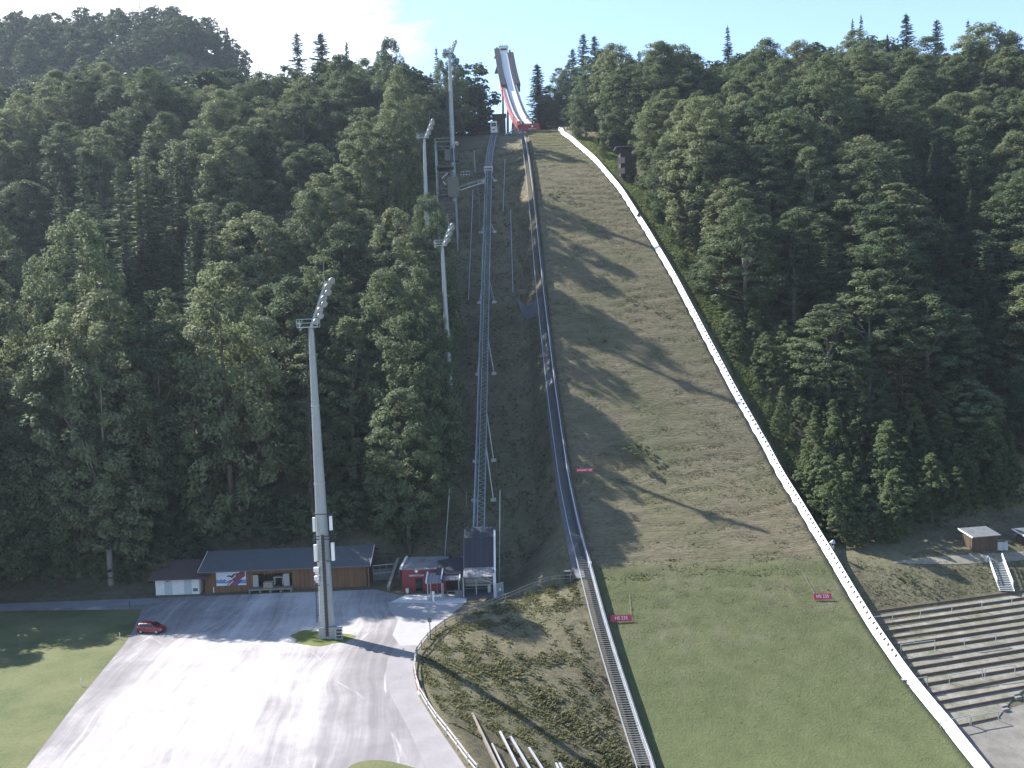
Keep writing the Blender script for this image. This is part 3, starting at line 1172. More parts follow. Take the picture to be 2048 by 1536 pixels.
# --- the rest: far wood behind the crest and on the mountain at the upper left, one mass
def mass(name, spots, seed, mat, per, cl):
    r = np.random.default_rng(seed)
    VV, FF = [], []
    off = 0
    for x, y, s, con in spots:
        if con:
            v_, f_ = crown_spruce(int(r.integers(1e6)), 24, 3.6, 0.05, 1.5)
        else:
            v_, f_, _c = crown_broad(int(r.integers(1e6)), 22, 6.2, cl, per, rc=(1.1, 1.9), ls=(0.8, 1.5))
        v_ = v_ * (np.array([s[0], s[0], s[1]]) if isinstance(s, tuple) else s) + np.array([x, y, Tz(x, y)])
        VV.append(v_)
        FF.append(f_ + off)
        off += len(v_)
    if not VV:
        return None
    o = link(name, bigmesh(name, np.concatenate(VV), np.concatenate(FF), mat))
    return tag(o, kind='stuff')


rest = [(q[1], q[2], (q[5], q[6]), False) for q in woods[270:]]
farl, farc = [], []
for iy in range(0, 22):
    for ix in range(-44, 34):
        x = ix * 10.5 + random.uniform(-3, 3)
        y = 380 + iy * 10.5 + random.uniform(-3, 3)
        px, py = pix((x, y, Tz(x, y) + 20))
        if not (-60 < px < 2110):
            continue
        if 905 < px < 1090:
            continue
        if px > 560 and y > 402:
            continue
        if px <= 560 and y > 566:
            continue
        (farc if random.random() < (0.22 if px < 560 else 0.12) else farl).append((x, y, random.uniform(0.8, 1.1)))
FARL = leafmat('far_leaves', [(0.055, 0.08, 0.045), (0.085, 0.118, 0.06), (0.12, 0.155, 0.075)], 0.25, 0.0)
mass('far_woods', [(a, b_, c_, False) for a, b_, c_ in farl] + rest, 5, FARL, 22, 110)
mass('far_spruce_woods', [(a, b_, c_, True) for a, b_, c_ in farc], 6, NEED, 20, 110)
print('TREES broad', n_b, 'spruce', n_s, 'far', len(farl), len(farc), 'rest', len(rest))

# --- young growth along the white board and at the foot of the sunlit wood
yl = []
def young(x, y, sc, lab, grp, lib=None):
    if any((x - a) ** 2 + (y - b_) ** 2 < 5.5 for a, b_ in yl) or any((x - a) ** 2 + (y - b_) ** 2 < 1.6 for a, b_, _q in TREES):
        return
    yl.append((x, y))
    put_tree('young_tree', lib or YOUNG, x, y, lab, 'young tree', grp, sc)
for i in range(90):
    y = random.uniform(196, 305)
    x = float(Redge(y)) + random.uniform(9, 24)
    if any((x - a) ** 2 + (y - b_) ** 2 < 9 for a, b_, _q in TREES) or (y > 256 and y < 274 and x < float(Redge(y)) + 15):
        continue
    young(x, y, random.uniform(0.8, 1.35), 'leafy young tree filling the wood edge above the strip behind the board', 'young trees along the wood edge')
for i in range(60):
    y = random.uniform(168, 300)
    young(float(Redge(y)) + random.uniform(4.6, 8.5), y, random.uniform(0.3, 0.62), 'small light green young tree in the strip behind the white board', 'young trees behind the white board')
for i in range(100):
    y = random.uniform(150, 202)
    young(float(Redge(y)) + random.uniform(5.5, 17), y, random.uniform(0.6, 1.2), 'light green young tree among the bushes low behind the white board', 'young trees low behind the board')
for i in range(460):
    yr = random.uniform(145.5, 170)
    x = random.uniform(49, 96)
    if x > 66 and yr < 151.5:
        continue
    y = yr + 0.27 * (x - 47.5)
    if x < float(Redge(y)) + 4.5:
        continue
    young(x, y, random.uniform(0.5, 0.9) if yr < 149 else random.uniform(0.8, 1.5), 'light green young tree at the foot of the sunlit wood above the gravel lane', 'young trees at the wood foot')
UNDER = []
for i, (hh, rr, pw) in enumerate([(7, 3.4, 0.1), (8, 3.0, 0.2), (6, 3.6, 0.0)]):
    vv, ff, C = crown_broad(190 + i, hh, rr, 110, 60, low=0.0, rc=(0.6, 1.1), ls=(0.28, 0.5), pointy=pw)
    UNDER.append((bigmesh('crown', vv, ff, LEAF), trunk_mesh('trunk', hh, 0.14, C, BARK, 160 + i, 5), hh, rr))
for i in range(120):
    y = random.uniform(180, 300)
    x = random.uniform(float(Redge(y)) + 9, 0.6 * y)
    if i % 3 == 0:
        x = random.uniform(-0.6 * y, float(np.interp(y, XE[:, 0], XE[:, 1])) - 3)
    if any((x - a) ** 2 + (y - b_) ** 2 < 20 for a, b_, _q in TREES):
        continue
    young(x, y, random.uniform(0.9, 1.6), 'bushy undergrowth tree filling a gap between taller trees of the slope', 'undergrowth trees on the slopes', UNDER)
for i in range(60):
    young(random.uniform(-98, -58), random.uniform(155.8, 160.5), random.uniform(0.6, 1.1), 'bushy dark young tree at the foot of the shaded wood', 'young trees at the shaded wood foot', UNDER)
for i in range(150):
    x = random.uniform(-96, -24)
    y = random.uniform(156.5, 163)
    if x > -66:
        y = random.uniform(165, 170)
    young(x, y, random.uniform(0.7, 1.35), 'bushy dark young tree at the foot of the shaded wood', 'young trees at the shaded wood foot', UNDER)
# young growth at the edge of the shaded wood by the track
for i in range(16):
    y = random.uniform(162, 215)
    x = float(np.interp(y, XE[:, 0], XE[:, 1])) + random.uniform(1.0, 4.0)
    put_tree('young_tree', YOUNG, x, y, 'young leafy tree at the shaded wood edge beside the lift track', 'young tree', 'young trees beside the lift track', random.uniform(0.5, 0.9))

# --- bright herb clumps on the landing hill
vv, ff, C = crown_broad(151, 1.5, 1.3, 34, 40, low=0.0, rc=(0.25, 0.45), ls=(0.16, 0.3))
WEED = bigmesh('shrub', vv, ff, LEAFY)
for (px, py, s, lab) in [(1115, 393, 1.6, 'wide flat bright green clump just above the long mast shadow high on the hill'),
                         (1267, 600, 1.2, 'bright green clump on the sunlit turf near the middle of the hill'),
                         (1320, 626, 0.75, 'small green clump close to the white board by the hill middle'),
                         (1193, 686, 1.35, 'pale green clump below the broad tree shadow on the hill'),
                         (1185, 633, 0.8, 'dim green clump lying within the broad tree shadow'),
                         (1341, 677, 0.5, 'tiny green tuft at the tip of the broad tree shadow'),
                         (1270, 914, 2.0, 'largest dense green bush on the hill, at a shadow edge'),
                         (1559, 1087, 0.65, 'little bright clump low on the hill near the white board'),
                         (1820, 1160, 1.1, 'green bush on the bank above the terraces'),
                         (1172, 1340, 0.9, 'green bush on the weedy bank beside the staircase foot'),
                         (1962, 1146, 0.5, 'tiny dark tuft on the bank beside the metal stair'),
                         (1263, 808, 0.6, 'small clump on the hill above a sunlit wedge')]:
    p = H(px, py, 70, 0.45)
    o = link('shrub', WEED, None, (p.x, p.y, p.z - 0.15))
    o.rotation_euler = (0, 0, random.uniform(0, 6))
    o.scale = (s * 1.25, s * 1.1, s * (0.7 if s < 1.9 else 0.9))
    tag(o, lab, 'bush')


# ------------------------------------------------------------------ grass tufts
def tufts(name, pts, hmin, hmax, wid, mat, seed):
    r = np.random.default_rng(seed)
    n = len(pts)
    a = r.uniform(0, 2 * np.pi, n)
    h = r.uniform(hmin, hmax, n)
    w_ = r.uniform(wid * 0.6, wid * 1.3, n)
    dx = np.stack([np.cos(a), np.sin(a), np.zeros(n)], 1) * w_[:, None] * 0.5
    lean = np.stack([r.normal(0, 0.8, n) * h, r.normal(0, 0.8, n) * h, h * r.uniform(0.5, 1, n)], 1)
    base = pts - np.array([0, 0, 0.04])
    v1 = np.stack([base - dx, base + dx, base + lean + dx * 0.25, base + lean - dx * 0.35], 1)
    dy = np.stack([-dx[:, 1], dx[:, 0], dx[:, 2]], 1)
    lean2 = lean * np.array([-0.8, 0.8, 0.85])
    v2 = np.stack([base - dy, base + dy, base + lean2 + dy * 0.3, base + lean2 - dy * 0.3], 1)
    vv = np.concatenate([v1, v2]).reshape(-1, 3)
    ff = np.arange(len(vv)).reshape(-1, 4)
    o = link(name, bigmesh(name, vv, ff, mat))
    return tag(o, kind='stuff')


def clumped(X, Y, f1, thr, r):
    k = r.normal(size=(10, 2)) * f1
    ph = r.uniform(0, 6.28, 10)
    v = np.sin(X[:, None] * k[:, 0] + Y[:, None] * k[:, 1] + ph).sum(1) / 2.2
    return v + r.normal(0, 0.7, len(X)) > thr


GTUFT = leafmat('grass_blades', [(0.09, 0.095, 0.045), (0.15, 0.145, 0.07), (0.22, 0.2, 0.12), (0.3, 0.26, 0.18)], 0.5, 0.0)
BANKT = leafmat('bank_blades', [(0.11, 0.115, 0.06), (0.165, 0.16, 0.085), (0.23, 0.21, 0.125), (0.32, 0.28, 0.18)], 0.5, 0.0)
GTUFT2 = leafmat('green_blades', [(0.08, 0.1, 0.04), (0.12, 0.145, 0.055), (0.17, 0.185, 0.085)], 0.5, 0.0)
r = np.random.default_rng(3)
n = 110000
y = 100 + 245 * r.uniform(size=n) ** 1.15
x = Ledge(y) + (Redge(y) - Ledge(y)) * r.uniform(0.01, 0.99, n)
ok = (y > 139) & clumped(x * 0.5, y * 1.3, 0.8, -0.1, r)
tufts('dry_grass', np.stack([x[ok], y[ok], zh(y[ok])], 1), 0.07, 0.15, 0.24, GTUFT, 1)
ok = (y <= 143)
tufts('grass', np.stack([x[ok], y[ok], zh(y[ok])], 1), 0.04, 0.085, 0.17, GTUFT2, 2)
# bank and strip left of the hill
_ml = np.array(sorted([(h_.y, h_.x) for h_ in [H(*q) for q in [(1083, 470), (1083, 560), (1084, 640), (1086, 720), (1094, 820), (1103, 900), (1113, 980), (1128, 1060), (1142, 1130)]]]))
MATL = lambda yy: np.interp(yy, _ml[:, 0], _ml[:, 1]) - 0.2
n = 90000
y = 96 + 210 * r.uniform(size=n) ** 1.5
xa = np.where(y > 150, -24.0, fenx(y) + 0.7)
x = xa + (Ledge(y) - 2.4 - xa) * r.uniform(size=n)
ok = (x < np.where(y > 141, np.minimum(Ledge(y) - 2.4, MATL(y)), Ledge(y) - 2.4)) & ((y < 141) | (y > 156)) & clumped(x, y, 0.9, 0.25, r)
x, y = x[ok], y[ok]
z = T(x, y)
big = r.uniform(size=len(x)) < 0.14
tufts('weeds', np.stack([x[~big], y[~big], z[~big]], 1), 0.12, 0.32, 0.34, GTUFT, 4)
tufts('bank_foliage', np.stack([x[big], y[big], z[big]], 1), 0.18, 0.42, 0.36, BANKT, 5)
# dark leafy band of ditch plants crossing the bank
n = 7000
tt = r.uniform(size=n)
a, b_ = np.array([-9.5, 118.0]), np.array([12.0, 100.0])
x = a[0] + (b_[0] - a[0]) * tt + r.normal(0, 1.3, n) + 2.2
y = a[1] + (b_[1] - a[1]) * tt + r.normal(0, 1.3, n) + 3.0
ok = (x < Ledge(y) - 2.5) & (x > fenx(y) + 1.5) & clumped(x, y, 1.3, 0.05, r)
x, y = x[ok], y[ok]
x, y = x[::2], y[::2]
tufts('ditch_foliage', np.stack([x, y, T(x, y)], 1), 0.25, 0.6, 0.42, BANKT, 6)
# bank above the terraces, right of the board
n = 30000
y = 104 + 60 * r.uniform(size=n)
x = Redge(y) + 1.0 + 48 * r.uniform(size=n)
yr = y - 0.27 * np.clip(x - Redge(y), 0, 60)
ok = (((yr > 132) & (yr < 142.3)) | (yr > 148.5) & (yr < 162)) & clumped(x, y, 0.9, -0.2, r)
x, y = x[ok], y[ok]
tufts('bank_grass', np.stack([x, y, T(x, y)], 1), 0.08, 0.22, 0.3, GTUFT, 7)
# strip behind the board
n = 45000
y = 150 + 160 * r.uniform(size=n)
x = Redge(y) + 3.0 + 6.5 * r.uniform(size=n)
tufts('tall_grass', np.stack([x, y, T(x, y)], 1), 0.15, 0.45, 0.5, leafmat('strip_grass', [(0.12, 0.15, 0.06), (0.17, 0.2, 0.085), (0.22, 0.24, 0.11)], 0.4, 0.0), 8)
# ================================================================== objects
WHITE = plain('white_paint', (0.74, 0.73, 0.71), 0.6, 0, 0.07, 0.8, 0.1)
DIRTYW = plain('weathered_white', (0.66, 0.64, 0.64), 0.7, 0, 0.12, 1.2, 0.15)
RED = plain('red_paint', (0.34, 0.035, 0.035), 0.5, 0, 0.2, 0.8, 0.1)
REDS = plain('red_sign', (0.5, 0.03, 0.06), 0.5, 0, 0.12, 2.0, 0.05)
DARKM = plain('dark_steel', (0.035, 0.037, 0.045), 0.5, 0.3, 0.3, 1.0, 0.1)
GALV = plain('galvanised_steel', (0.38, 0.41, 0.42), 0.5, 0.45, 0.18, 1.2, 0.1)
GALVB = plain('painted_mast_steel', (0.3, 0.325, 0.33), 0.5, 0.25, 0.12, 0.6, 0.08)
BLUEG = plain('blue_grey_steel', (0.22, 0.25, 0.29), 0.5, 0.3, 0.2, 1.0, 0.1)
GREYP = plain('grey_panel', (0.13, 0.133, 0.142), 0.6, 0.1, 0.15, 0.8, 0.1)
MATP = plain('dark_grey_mat', (0.12, 0.125, 0.14), 0.85, 0, 0.2, 0.5, 0.2)
WOODD = planks('dark_planks', (0.05, 0.032, 0.022), (0.105, 0.07, 0.048), 0, 0.2)
WOODB = planks('brown_planks', (0.12, 0.058, 0.03), (0.22, 0.115, 0.06), 0, 0.18)
WOODG = plain('grey_wood', (0.2, 0.18, 0.155), 0.85, 0, 0.3, 2.0, 0.3)
WOODR = plain('reddish_board', (0.115, 0.07, 0.06), 0.85, 0, 0.3, 1.5, 0.3)
ROOFD = plain('slate_roof', (0.075, 0.078, 0.09), 0.75, 0, 0.15, 1.5, 0.2)
ROOFR = plain('brown_roof', (0.085, 0.055, 0.055), 0.8, 0, 0.18, 1.5, 0.2)
GLASS = plain('dark_glass', (0.02, 0.025, 0.03), 0.1, 0, 0.1, 1, 0)
LENS = plain('lamp_glass', (0.3, 0.31, 0.31), 0.12, 0.2, 0.1, 3, 0.02)
BLACK = plain('black_rubber', (0.02, 0.02, 0.02), 0.7, 0, 0.2, 3, 0.1)
LETTER = plain('white_lettering', (0.85, 0.84, 0.84), 0.5, 0, 0.03, 1, 0)

# ---------------------------------------------------------------- inrun ramp
# deck centre line from the ramp top to the takeoff edge
prof = [((1006.5, 104), 425), ((1015, 150), 403), ((1025.5, 190), 385), ((1036, 220), 370.5), ((1044.5, 236), 360.5), ((1050, 243.5), 354.5), ((1055, 246.5), 349.5)]
cl = [P(q[0], q[1], Y) for q, Y in prof]
# smooth it
def resample(pts, n):
    out = []
    m_ = len(pts)
    for i in range(n + 1):
        f_ = i / n * (m_ - 1)
        k_ = min(int(f_), m_ - 2)
        t_ = f_ - k_
        p0, p1, p2, p3 = pts[max(k_ - 1, 0)], pts[k_], pts[k_ + 1], pts[min(k_ + 2, m_ - 1)]
        out.append(0.5 * ((2 * p1) + (p2 - p0) * t_ + (2 * p0 - 5 * p1 + 4 * p2 - p3) * t_ ** 2 + (3 * p1 - p0 - 3 * p2 + p3) * t_ ** 3))
    return out
cl = resample(cl, 40)
base = V((cl[-1].x, cl[-1].y, Tz(cl[-1].x, cl[-1].y)))
ramp_t = thing('inrun_ramp', 'tall white and red ski jump inrun ramp above the knoll of the hill', 'ski jump ramp', base)
side = V((1, 0.08, 0)).normalized()
def strip(off_l, off_r, dz0, dz1, i0=0, i1=40):
    """closed band between two side offsets and two heights along the deck line"""
    mb = MB()
    for i in range(i0, i1):
        a, b_ = cl[i], cl[i + 1]
        lo, hi = UP * dz0, UP * dz1
        vs = [a + side * off_l + lo, a + side * off_r + lo, a + side * off_r + hi, a + side * off_l + hi,
              b_ + side * off_l + lo, b_ + side * off_r + lo, b_ + side * off_r + hi, b_ + side * off_l + hi]
        mb.add(vs, [(0, 1, 5, 4), (1, 2, 6, 5), (2, 3, 7, 6), (3, 0, 4, 7)] + ([(0, 3, 2, 1)] if i == i0 else []) + ([(4, 5, 6, 7)] if i == i1 - 1 else []))
    return mb
strip(-1.45, 1.75, -0.35, 0.0).build('deck', WHITE, ramp_t)
strip(-2.1, -1.45, -0.6, 0.75, 8, 40).build('side_board', plain('ramp_dark', (0.015, 0.015, 0.02), 0.7, 0, 0.2, 1), ramp_t)
strip(1.75, 2.3, -0.6, 0.75, 8, 40).build('side_board', plain('ramp_dark', (0.015, 0.015, 0.02), 0.7, 0, 0.2, 1), ramp_t)
strip(-3.4, -2.1, -1.6, 0.35, 4, 33).build('side_walkway', WHITE, ramp_t)
strip(-3.62, -3.4, -2.2, 0.9, 0, 37).build('side_cladding', RED, ramp_t)
strip(2.3, 2.9, -1.4, 0.3, 10, 38).build('side_walkway', WHITE, ramp_t)
strip(-2.9, 2.9, -3.0, -0.36, 0, 38).build('girder', GREYP, ramp_t)
# grey roofed start galleries on both sides near the top
strip(-4.2, -1.75, 0.5, 1.7, 0, 11).build('start_gallery', plain('gallery_grey', (0.045, 0.046, 0.054), 0.95, 0, 0.15, 0.8, 0.1, 0.05), ramp_t)
strip(2.3, 4.6, -0.3, 0.9, 1, 10).build('start_gallery', plain('gallery_grey', (0.045, 0.046, 0.054), 0.95, 0, 0.15, 0.8, 0.1, 0.05), ramp_t)
strip(-4.0, -1.9, -2.6, 0.5, 8, 11).build('gallery_end', RED, ramp_t)
strip(2.8, 4.4, -2.8, -0.3, 9, 10).build('gallery_end', DARKM, ramp_t)
# start house on top
tp = cl[0]
mb = MB()
mb.boxb(tp + V((0.2, 2.2, -3.0)), (4.2, 3.6, 5.6))
mb.boxb(tp + V((0.2, 2.0, 2.6)), (4.7, 4.2, 0.25))
sh_ = mb.build('start_house', WHITE, ramp_t)
MB().box(tp + V((0.25, 0.36, 1.35)), (3.0, 0.1, 0.9)).build('window', GLASS, sh_)
for k_, xo in enumerate((-1.5, -0.5, 0.4, 1.3)):
    MB().boxb(tp + V((xo + 0.2, 2.0, 2.85)), (0.35, 0.35, 1.1 if k_ != 2 else 0.8)).tube(tp + V((xo + .2, 2.0, 3.6)), tp + V((xo + .2, 2.0, 4.3)), 0.06).build('antenna', DARKM, sh_)
MB().boxb(tp + V((-2.9, 1.4, -0.5)), (1.0, 1.2, 3.0)).build('corner_post', GREYP, ramp_t)
MB().boxb(tp + V((3.1, 0.8, -1.6)), (0.9, 1.2, 2.6)).build('corner_post', GREYP, ramp_t)
a = cl[4] + side * -3.7
MB().prism([a + V((-0.1, 0, 0.2)), a + V((-1.5, 0, -3.6)), a + V((0.3, 0, -3.6))], V((0, 1.4, 0))).build('side_bracket', DARKM, ramp_t)
a = cl[1] + side * -3.7
MB().prism([a + V((0, 0, 0.3)), a + V((-0.9, 0, -1.6)), a + V((0, 0, -1.9))], V((0, 1.0, 0))).build('side_bracket', RED, ramp_t)
# supporting legs down to the ground
for i in (6, 13, 20, 27, 33):
    c = cl[i]
    for s_ in (-2.2, 2.2):
        q = c + side * s_
        g_ = Tz(q.x, q.y + 1)
        if q.z - 3 > g_:
            MB().tube(V((q.x, q.y, q.z - 2.6)), V((q.x + s_ * 0.25, q.y + 2, g_ - 0.5)), 0.45, 0.6, 10).build('support_leg', GREYP, ramp_t, smooth=True)
# takeoff block with its red front
e = cl[-1]
mb = MB()
mb.boxb(V((e.x + 0.6, e.y + 2.2, base.z - 1.0)), (7.8, 4.0, e.z - base.z + 0.7))
to = mb.build('takeoff_block', MATP, ramp_t)
fc = V((e.x + 0.6, e.y + 0.14, e.z - 1.45))
MB().box(fc, (7.9, 0.12, 2.5)).build('front_panel', RED, to)
text_mesh('lettering', 'OBERSTDORF', 0.5, LETTER, to, fc + V((1.2, -0.085, -0.75)), (1, 0, 0), (0, 0, 1))
mb = MB()
s0 = fc + V((1.2, -0.075, 0.2))
mb.prism([s0 + V((-0.35, 0, 0.4)), s0 + V((-0.35, 0, -0.1)), s0 + V((0, 0, -0.45)), s0 + V((0.35, 0, -0.1)), s0 + V((0.35, 0, 0.4))], V((0, -0.03, 0)))
mb.build('emblem', LETTER, to)
# red steel knee on the left of the takeoff
a, b_ = cl[33] + side * -3.5, cl[-1] + side * -3.2
mb = MB()
mb.beam(a + V((0, 0, -0.5)), V((b_.x, b_.y, b_.z - 0.8)), 0.9, 1.0)
mb.beam(V((b_.x, b_.y + 0.5, b_.z - 0.4)), V((b_.x + 0.4, b_.y + 1.0, base.z - 0.6)), 0.6, 0.6)
mb.beam(a + V((-0.9, 0, -1.5)), V((b_.x - 0.4, b_.y, base.z - 0.6)), 0.5, 0.5)
mb.build('steel_knee', RED, ramp_t)
mb = MB()
for xo in (0.4, 2.0, 3.6):
    mb.beam(V((b_.x + xo - 0.2, e.y - 1.2, base.z + 0.9)), V((b_.x + xo + 0.25, e.y - 4.0, Tz(b_.x + xo, e.y - 4.0) + 0.2)), 0.35, 0.25)
mb.build('takeoff_stair', GALV, ramp_t)

# ---------------------------------------------------------------- top lift station and dark timber wall
p = P(998, 264, 342)
st = thing('lift_top_station', 'dark brown timber top station of the inclined lift beside the ramp foot', 'station', (p.x, 344, Tz(p.x, 344)))
z0 = Tz(p.x, 344)
w_, d_, h_ = 4.7, 5.0, 7.6
MB().boxb(V((p.x + 0.3, 347, z0 - 0.5)), (w_, d_, h_)).build('wall', WOODD, st)
MB().box(V((p.x + 0.3, 347, z0 + h_ - 0.3)), (w_ + 0.8, d_ + 0.8, 0.3)).build('roof', DARKM, st)
pc = P(994, 252, 341)
MB().prism([V((pc.x - 1.6, 344.4, z0 + 1.2)), V((pc.x + 1.6, 344.4, z0 + 1.2)), V((pc.x + 1.6, 344.4, z0 + 6)), V((pc.x - 1.6, 344.4, z0 + 6))], V((0, 0.08, 0))).build('portal', BLACK, st)

mb = MB()
a, b_ = P(950, 268, 352), P(984, 262, 351)
fw = thing('timber_wall', 'dark timber palisade wall beside the top lift station under the trees', 'wall', (a.x, a.y, Tz(a.x, a.y)))
for i in range(9):
    q = a.lerp(b_, i / 8)
    mb.boxb(V((q.x, q.y, Tz(q.x, q.y) - 0.5)), (0.95, 0.18, 5.2 + 0.25 * (i % 3)))
mb.build('boards', WOODD, fw)
mb = MB()
for zz_ in (1.2, 3.8):
    mb.beam(V((a.x, a.y - 0.2, Tz(a.x, a.y) + zz_)), V((b_.x, b_.y - 0.2, Tz(b_.x, b_.y) + zz_)), 0.16, 0.22)
mb.build('rail', WOODG, fw)

# ---------------------------------------------------------------- inclined lift track
tr0, tr1, tr2 = P(957, 1078, 150.5), P(977.5, 330, 283), P(993, 252, 334)
trk = [tr0.lerp(tr1, i / 30) for i in range(31)]
for i in range(1, 11):
    u = i / 10
    c1 = tr1 + (tr1 - tr0).normalized() * 14
    trk.append((1 - u) ** 2 * tr1 + 2 * u * (1 - u) * c1 + u * u * tr2)
lt = thing('lift_track', 'long blue-grey steel truss track of the inclined lift climbing the slope', 'lift track', (tr0.x, tr0.y, Tz(tr0.x, tr0.y)))
W2 = 0.95
def trside(i):
    d = (trk[min(i + 1, len(trk) - 1)] - trk[max(i - 1, 0)]).normalized()
    x = d.cross(UP).normalized()
    return x, x.cross(d).normalized()
for off in (-W2, -0.3, W2):
    mb = MB()
    for i in range(len(trk) - 1):
        x0, z0_ = trside(i)
        x1, z1_ = trside(i + 1)
        mb.beam(trk[i] + x0 * off, trk[i + 1] + x1 * off, 0.2 if abs(off) > 0.5 else 0.13, 0.26)
    mb.build('rail', plain('track_steel', (0.26, 0.3, 0.335), 0.5, 0.2, 0.15, 1) if off < 0.5 else BLUEG, lt)
mb = MB()
lowc_ = MB()
for i in range(len(trk) - 1):
    x0, z0_ = trside(i)
    x1, z1_ = trside(i + 1)
    for s_ in (-W2, W2):
        lowc_.beam(trk[i] + x0 * s_ * 0.9 - z0_ * 1.5, trk[i + 1] + x1 * s_ * 0.9 - z1_ * 1.5, 0.16, 0.16)
    n_ = 4
    for k_ in range(n_):
        pa, pb, pm = trk[i].lerp(trk[i + 1], k_ / n_), trk[i].lerp(trk[i + 1], (k_ + 1) / n_), trk[i].lerp(trk[i + 1], (k_ + .5) / n_)
        mb.beam(pa - x0 * 0.3, pm + x0 * W2, 0.07, 0.07)
        mb.beam(pm + x0 * W2, pb - x0 * 0.3, 0.07, 0.07)
        for s_ in (-W2, W2):
            mb.beam(pa + x0 * s_, pm + x0 * s_ * 0.9 - z0_ * 1.5, 0.08, 0.08)
            mb.beam(pm + x0 * s_ * 0.9 - z0_ * 1.5, pb + x0 * s_, 0.08, 0.08)
mb.build('lacing', BLUEG, lt)
lowc_.build('lower_chord', BLUEG, lt)
for px_, py_ in ((984, 720), (984, 872), (980, 955), (985, 600), (988, 500), (985, 410)):
    # nearest track point at that row
    i = min(range(31), key=lambda k_: abs(pix(trk[k_])[1] - py_ + 60))
    x0, z0_ = trside(i)
    top = trk[i] - z0_ * 1.5
    mb = MB()
    for s_ in (-1, 1):
        f_ = V((top.x + s_ * 1.9, top.y - 1.0, 0))
        gz = Tz(f_.x, f_.y)
        mb.beam(top + x0 * s_ * 0.8, V((f_.x, f_.y, gz)), 0.22, 0.22)
        mb.boxb(V((f_.x, f_.y, gz - 0.6)), (1.1, 1.0, 0.85))
    mb.build('support', GALV, lt)
# carriage bogie frame parked on the upper third and the cabin at the top station
def cabin(i, name, label, cat, hgt, mat, win):
    x0, z0_ = trside(i)
    c = trk[i]
    o = thing(name, label, cat, c)
    mb = MB()
    mb.boxb(c + V((0, 0, 0.15)), (2.3, 2.6, hgt))
    b = mb.build('body', mat, o)
    if win:
        MB().box(c + V((0, -1.33, hgt * 0.72)), (1.7, 0.08, hgt * 0.3)).build('window', GLASS, o)
        MB().box(c + V((0, -1.33, hgt * 0.3)), (0.8, 0.06, 0.5)).build('sign_plate', GREYP, o)
    return o
cabin(38, 'lift_cabin', 'white framed lift cabin waiting in front of the dark top station', 'lift cabin', 4.0, DIRTYW, True)
x0, z0_ = trside(29)
c = trk[29]
o = thing('track_switch_frame', 'pale steel frame straddling the lift track where it bends near the top', 'frame', c)
mb = MB()
for s_ in (-1.25, 1.25):
    mb.beam(c + x0 * s_ - z0_ * 0.4, c + x0 * s_ + UP * 1.5, 0.25, 0.3)
mb.beam(c + x0 * -1.4 + UP * 1.5, c + x0 * 1.4 + UP * 1.5, 0.4, 0.5)
mb.beam(c + x0 * -1.4 + V((0, -1.5, 0.3)), c + x0 * 1.4 + V((0, -1.5, 0.3)), 0.3, 0.3)
mb.build('frame', GALV, o)

# ---------------------------------------------------------------- staircase along the left edge of the hill
SPX = [(1310, 1560), (1304, 1536), (1267, 1430), (1234, 1330), (1204, 1230), (1180, 1140), (1156, 1050), (1138, 965), (1122, 860), (1108, 760), (1096, 660), (1084, 560), (1074, 460), (1065, 380), (1057, 320), (1049, 275)]
sr = edge_from_pixels(SPX, 0.6)
ys = np.arange(sr[0, 0], sr[-1, 0], 0.45)
xr = np.interp(ys, sr[:, 0], sr[:, 1])
kk = np.ones(9) / 9
xr = np.convolve(np.pad(xr, 4, mode='edge'), kk, mode='valid')
SX = lambda y: float(np.interp(y, ys, xr))
SZ = lambda y: float(zh(y)) + 0.6
STW = lambda y: 1.75 - 0.45 * float(sst(180, 300, y))
stair = thing('hill_staircase', 'long steel staircase climbing the hill edge from its foot to the ramp', 'staircase', (SX(100), 100, SZ(100)))
yy_ = np.arange(ys[0], ys[-1] - 1, 3.0)
for nm, off, wd, hg, mt, rise in (('stringer', 0, 0.1, 0.3, GALV, 0.0), ('stringer', 1, 0.1, 0.3, GALV, 0.0)):
    mb = MB()
    for a, b_ in zip(yy_[:-1], yy_[1:]):
        oa = -STW(a) if off else 0
        ob = -STW(b_) if off else 0
        mb.beam(V((SX(a) + oa, a, SZ(a))), V((SX(b_) + ob, b_, SZ(b_))), wd, hg)
    mb.build(nm, mt, stair)
rl = MB()
hr = MB()
for j, (a, b_) in enumerate(zip(yy_[:-1], yy_[1:])):
    rl.beam(V((SX(a), a, SZ(a) + 1.05)), V((SX(b_), b_, SZ(b_) + 1.05)), 0.085, 0.07)
    rl.beam(V((SX(a), a, SZ(a) + 0.55)), V((SX(b_), b_, SZ(b_) + 0.55)), 0.05, 0.05)
    rl.beam(V((SX(a), a, SZ(a))), V((SX(a), a, SZ(a) + 1.05)), 0.07, 0.07)
rl.build('handrail', plain('bright_rail', (0.5, 0.51, 0.52), 0.5, 0.1, 0.1, 1), stair)
# each tread on the lower flight is a part, the rest one piece
ty = np.arange(ys[0] + 2.5, ys[-1] - 1, 0.4)
rest_ = MB()
for j, y in enumerate(ty):
    w_ = STW(y)
    c = V((SX(y) - w_ / 2, y, SZ(y) + 0.05))
    if j < 95:
        MB().box(c, (w_ - 0.14, 0.24, 0.05)).build('tread', plain('tread_grating', (0.075, 0.08, 0.088), 0.7, 0.1, 0.2, 1), stair)
    else:
        rest_.box(c, (w_ - 0.14, 0.24, 0.05))
o = rest_.build('tread', plain('tread_grating', (0.075, 0.08, 0.088), 0.7, 0.1, 0.2, 1), stair)
o['kind'] = 'stuff'
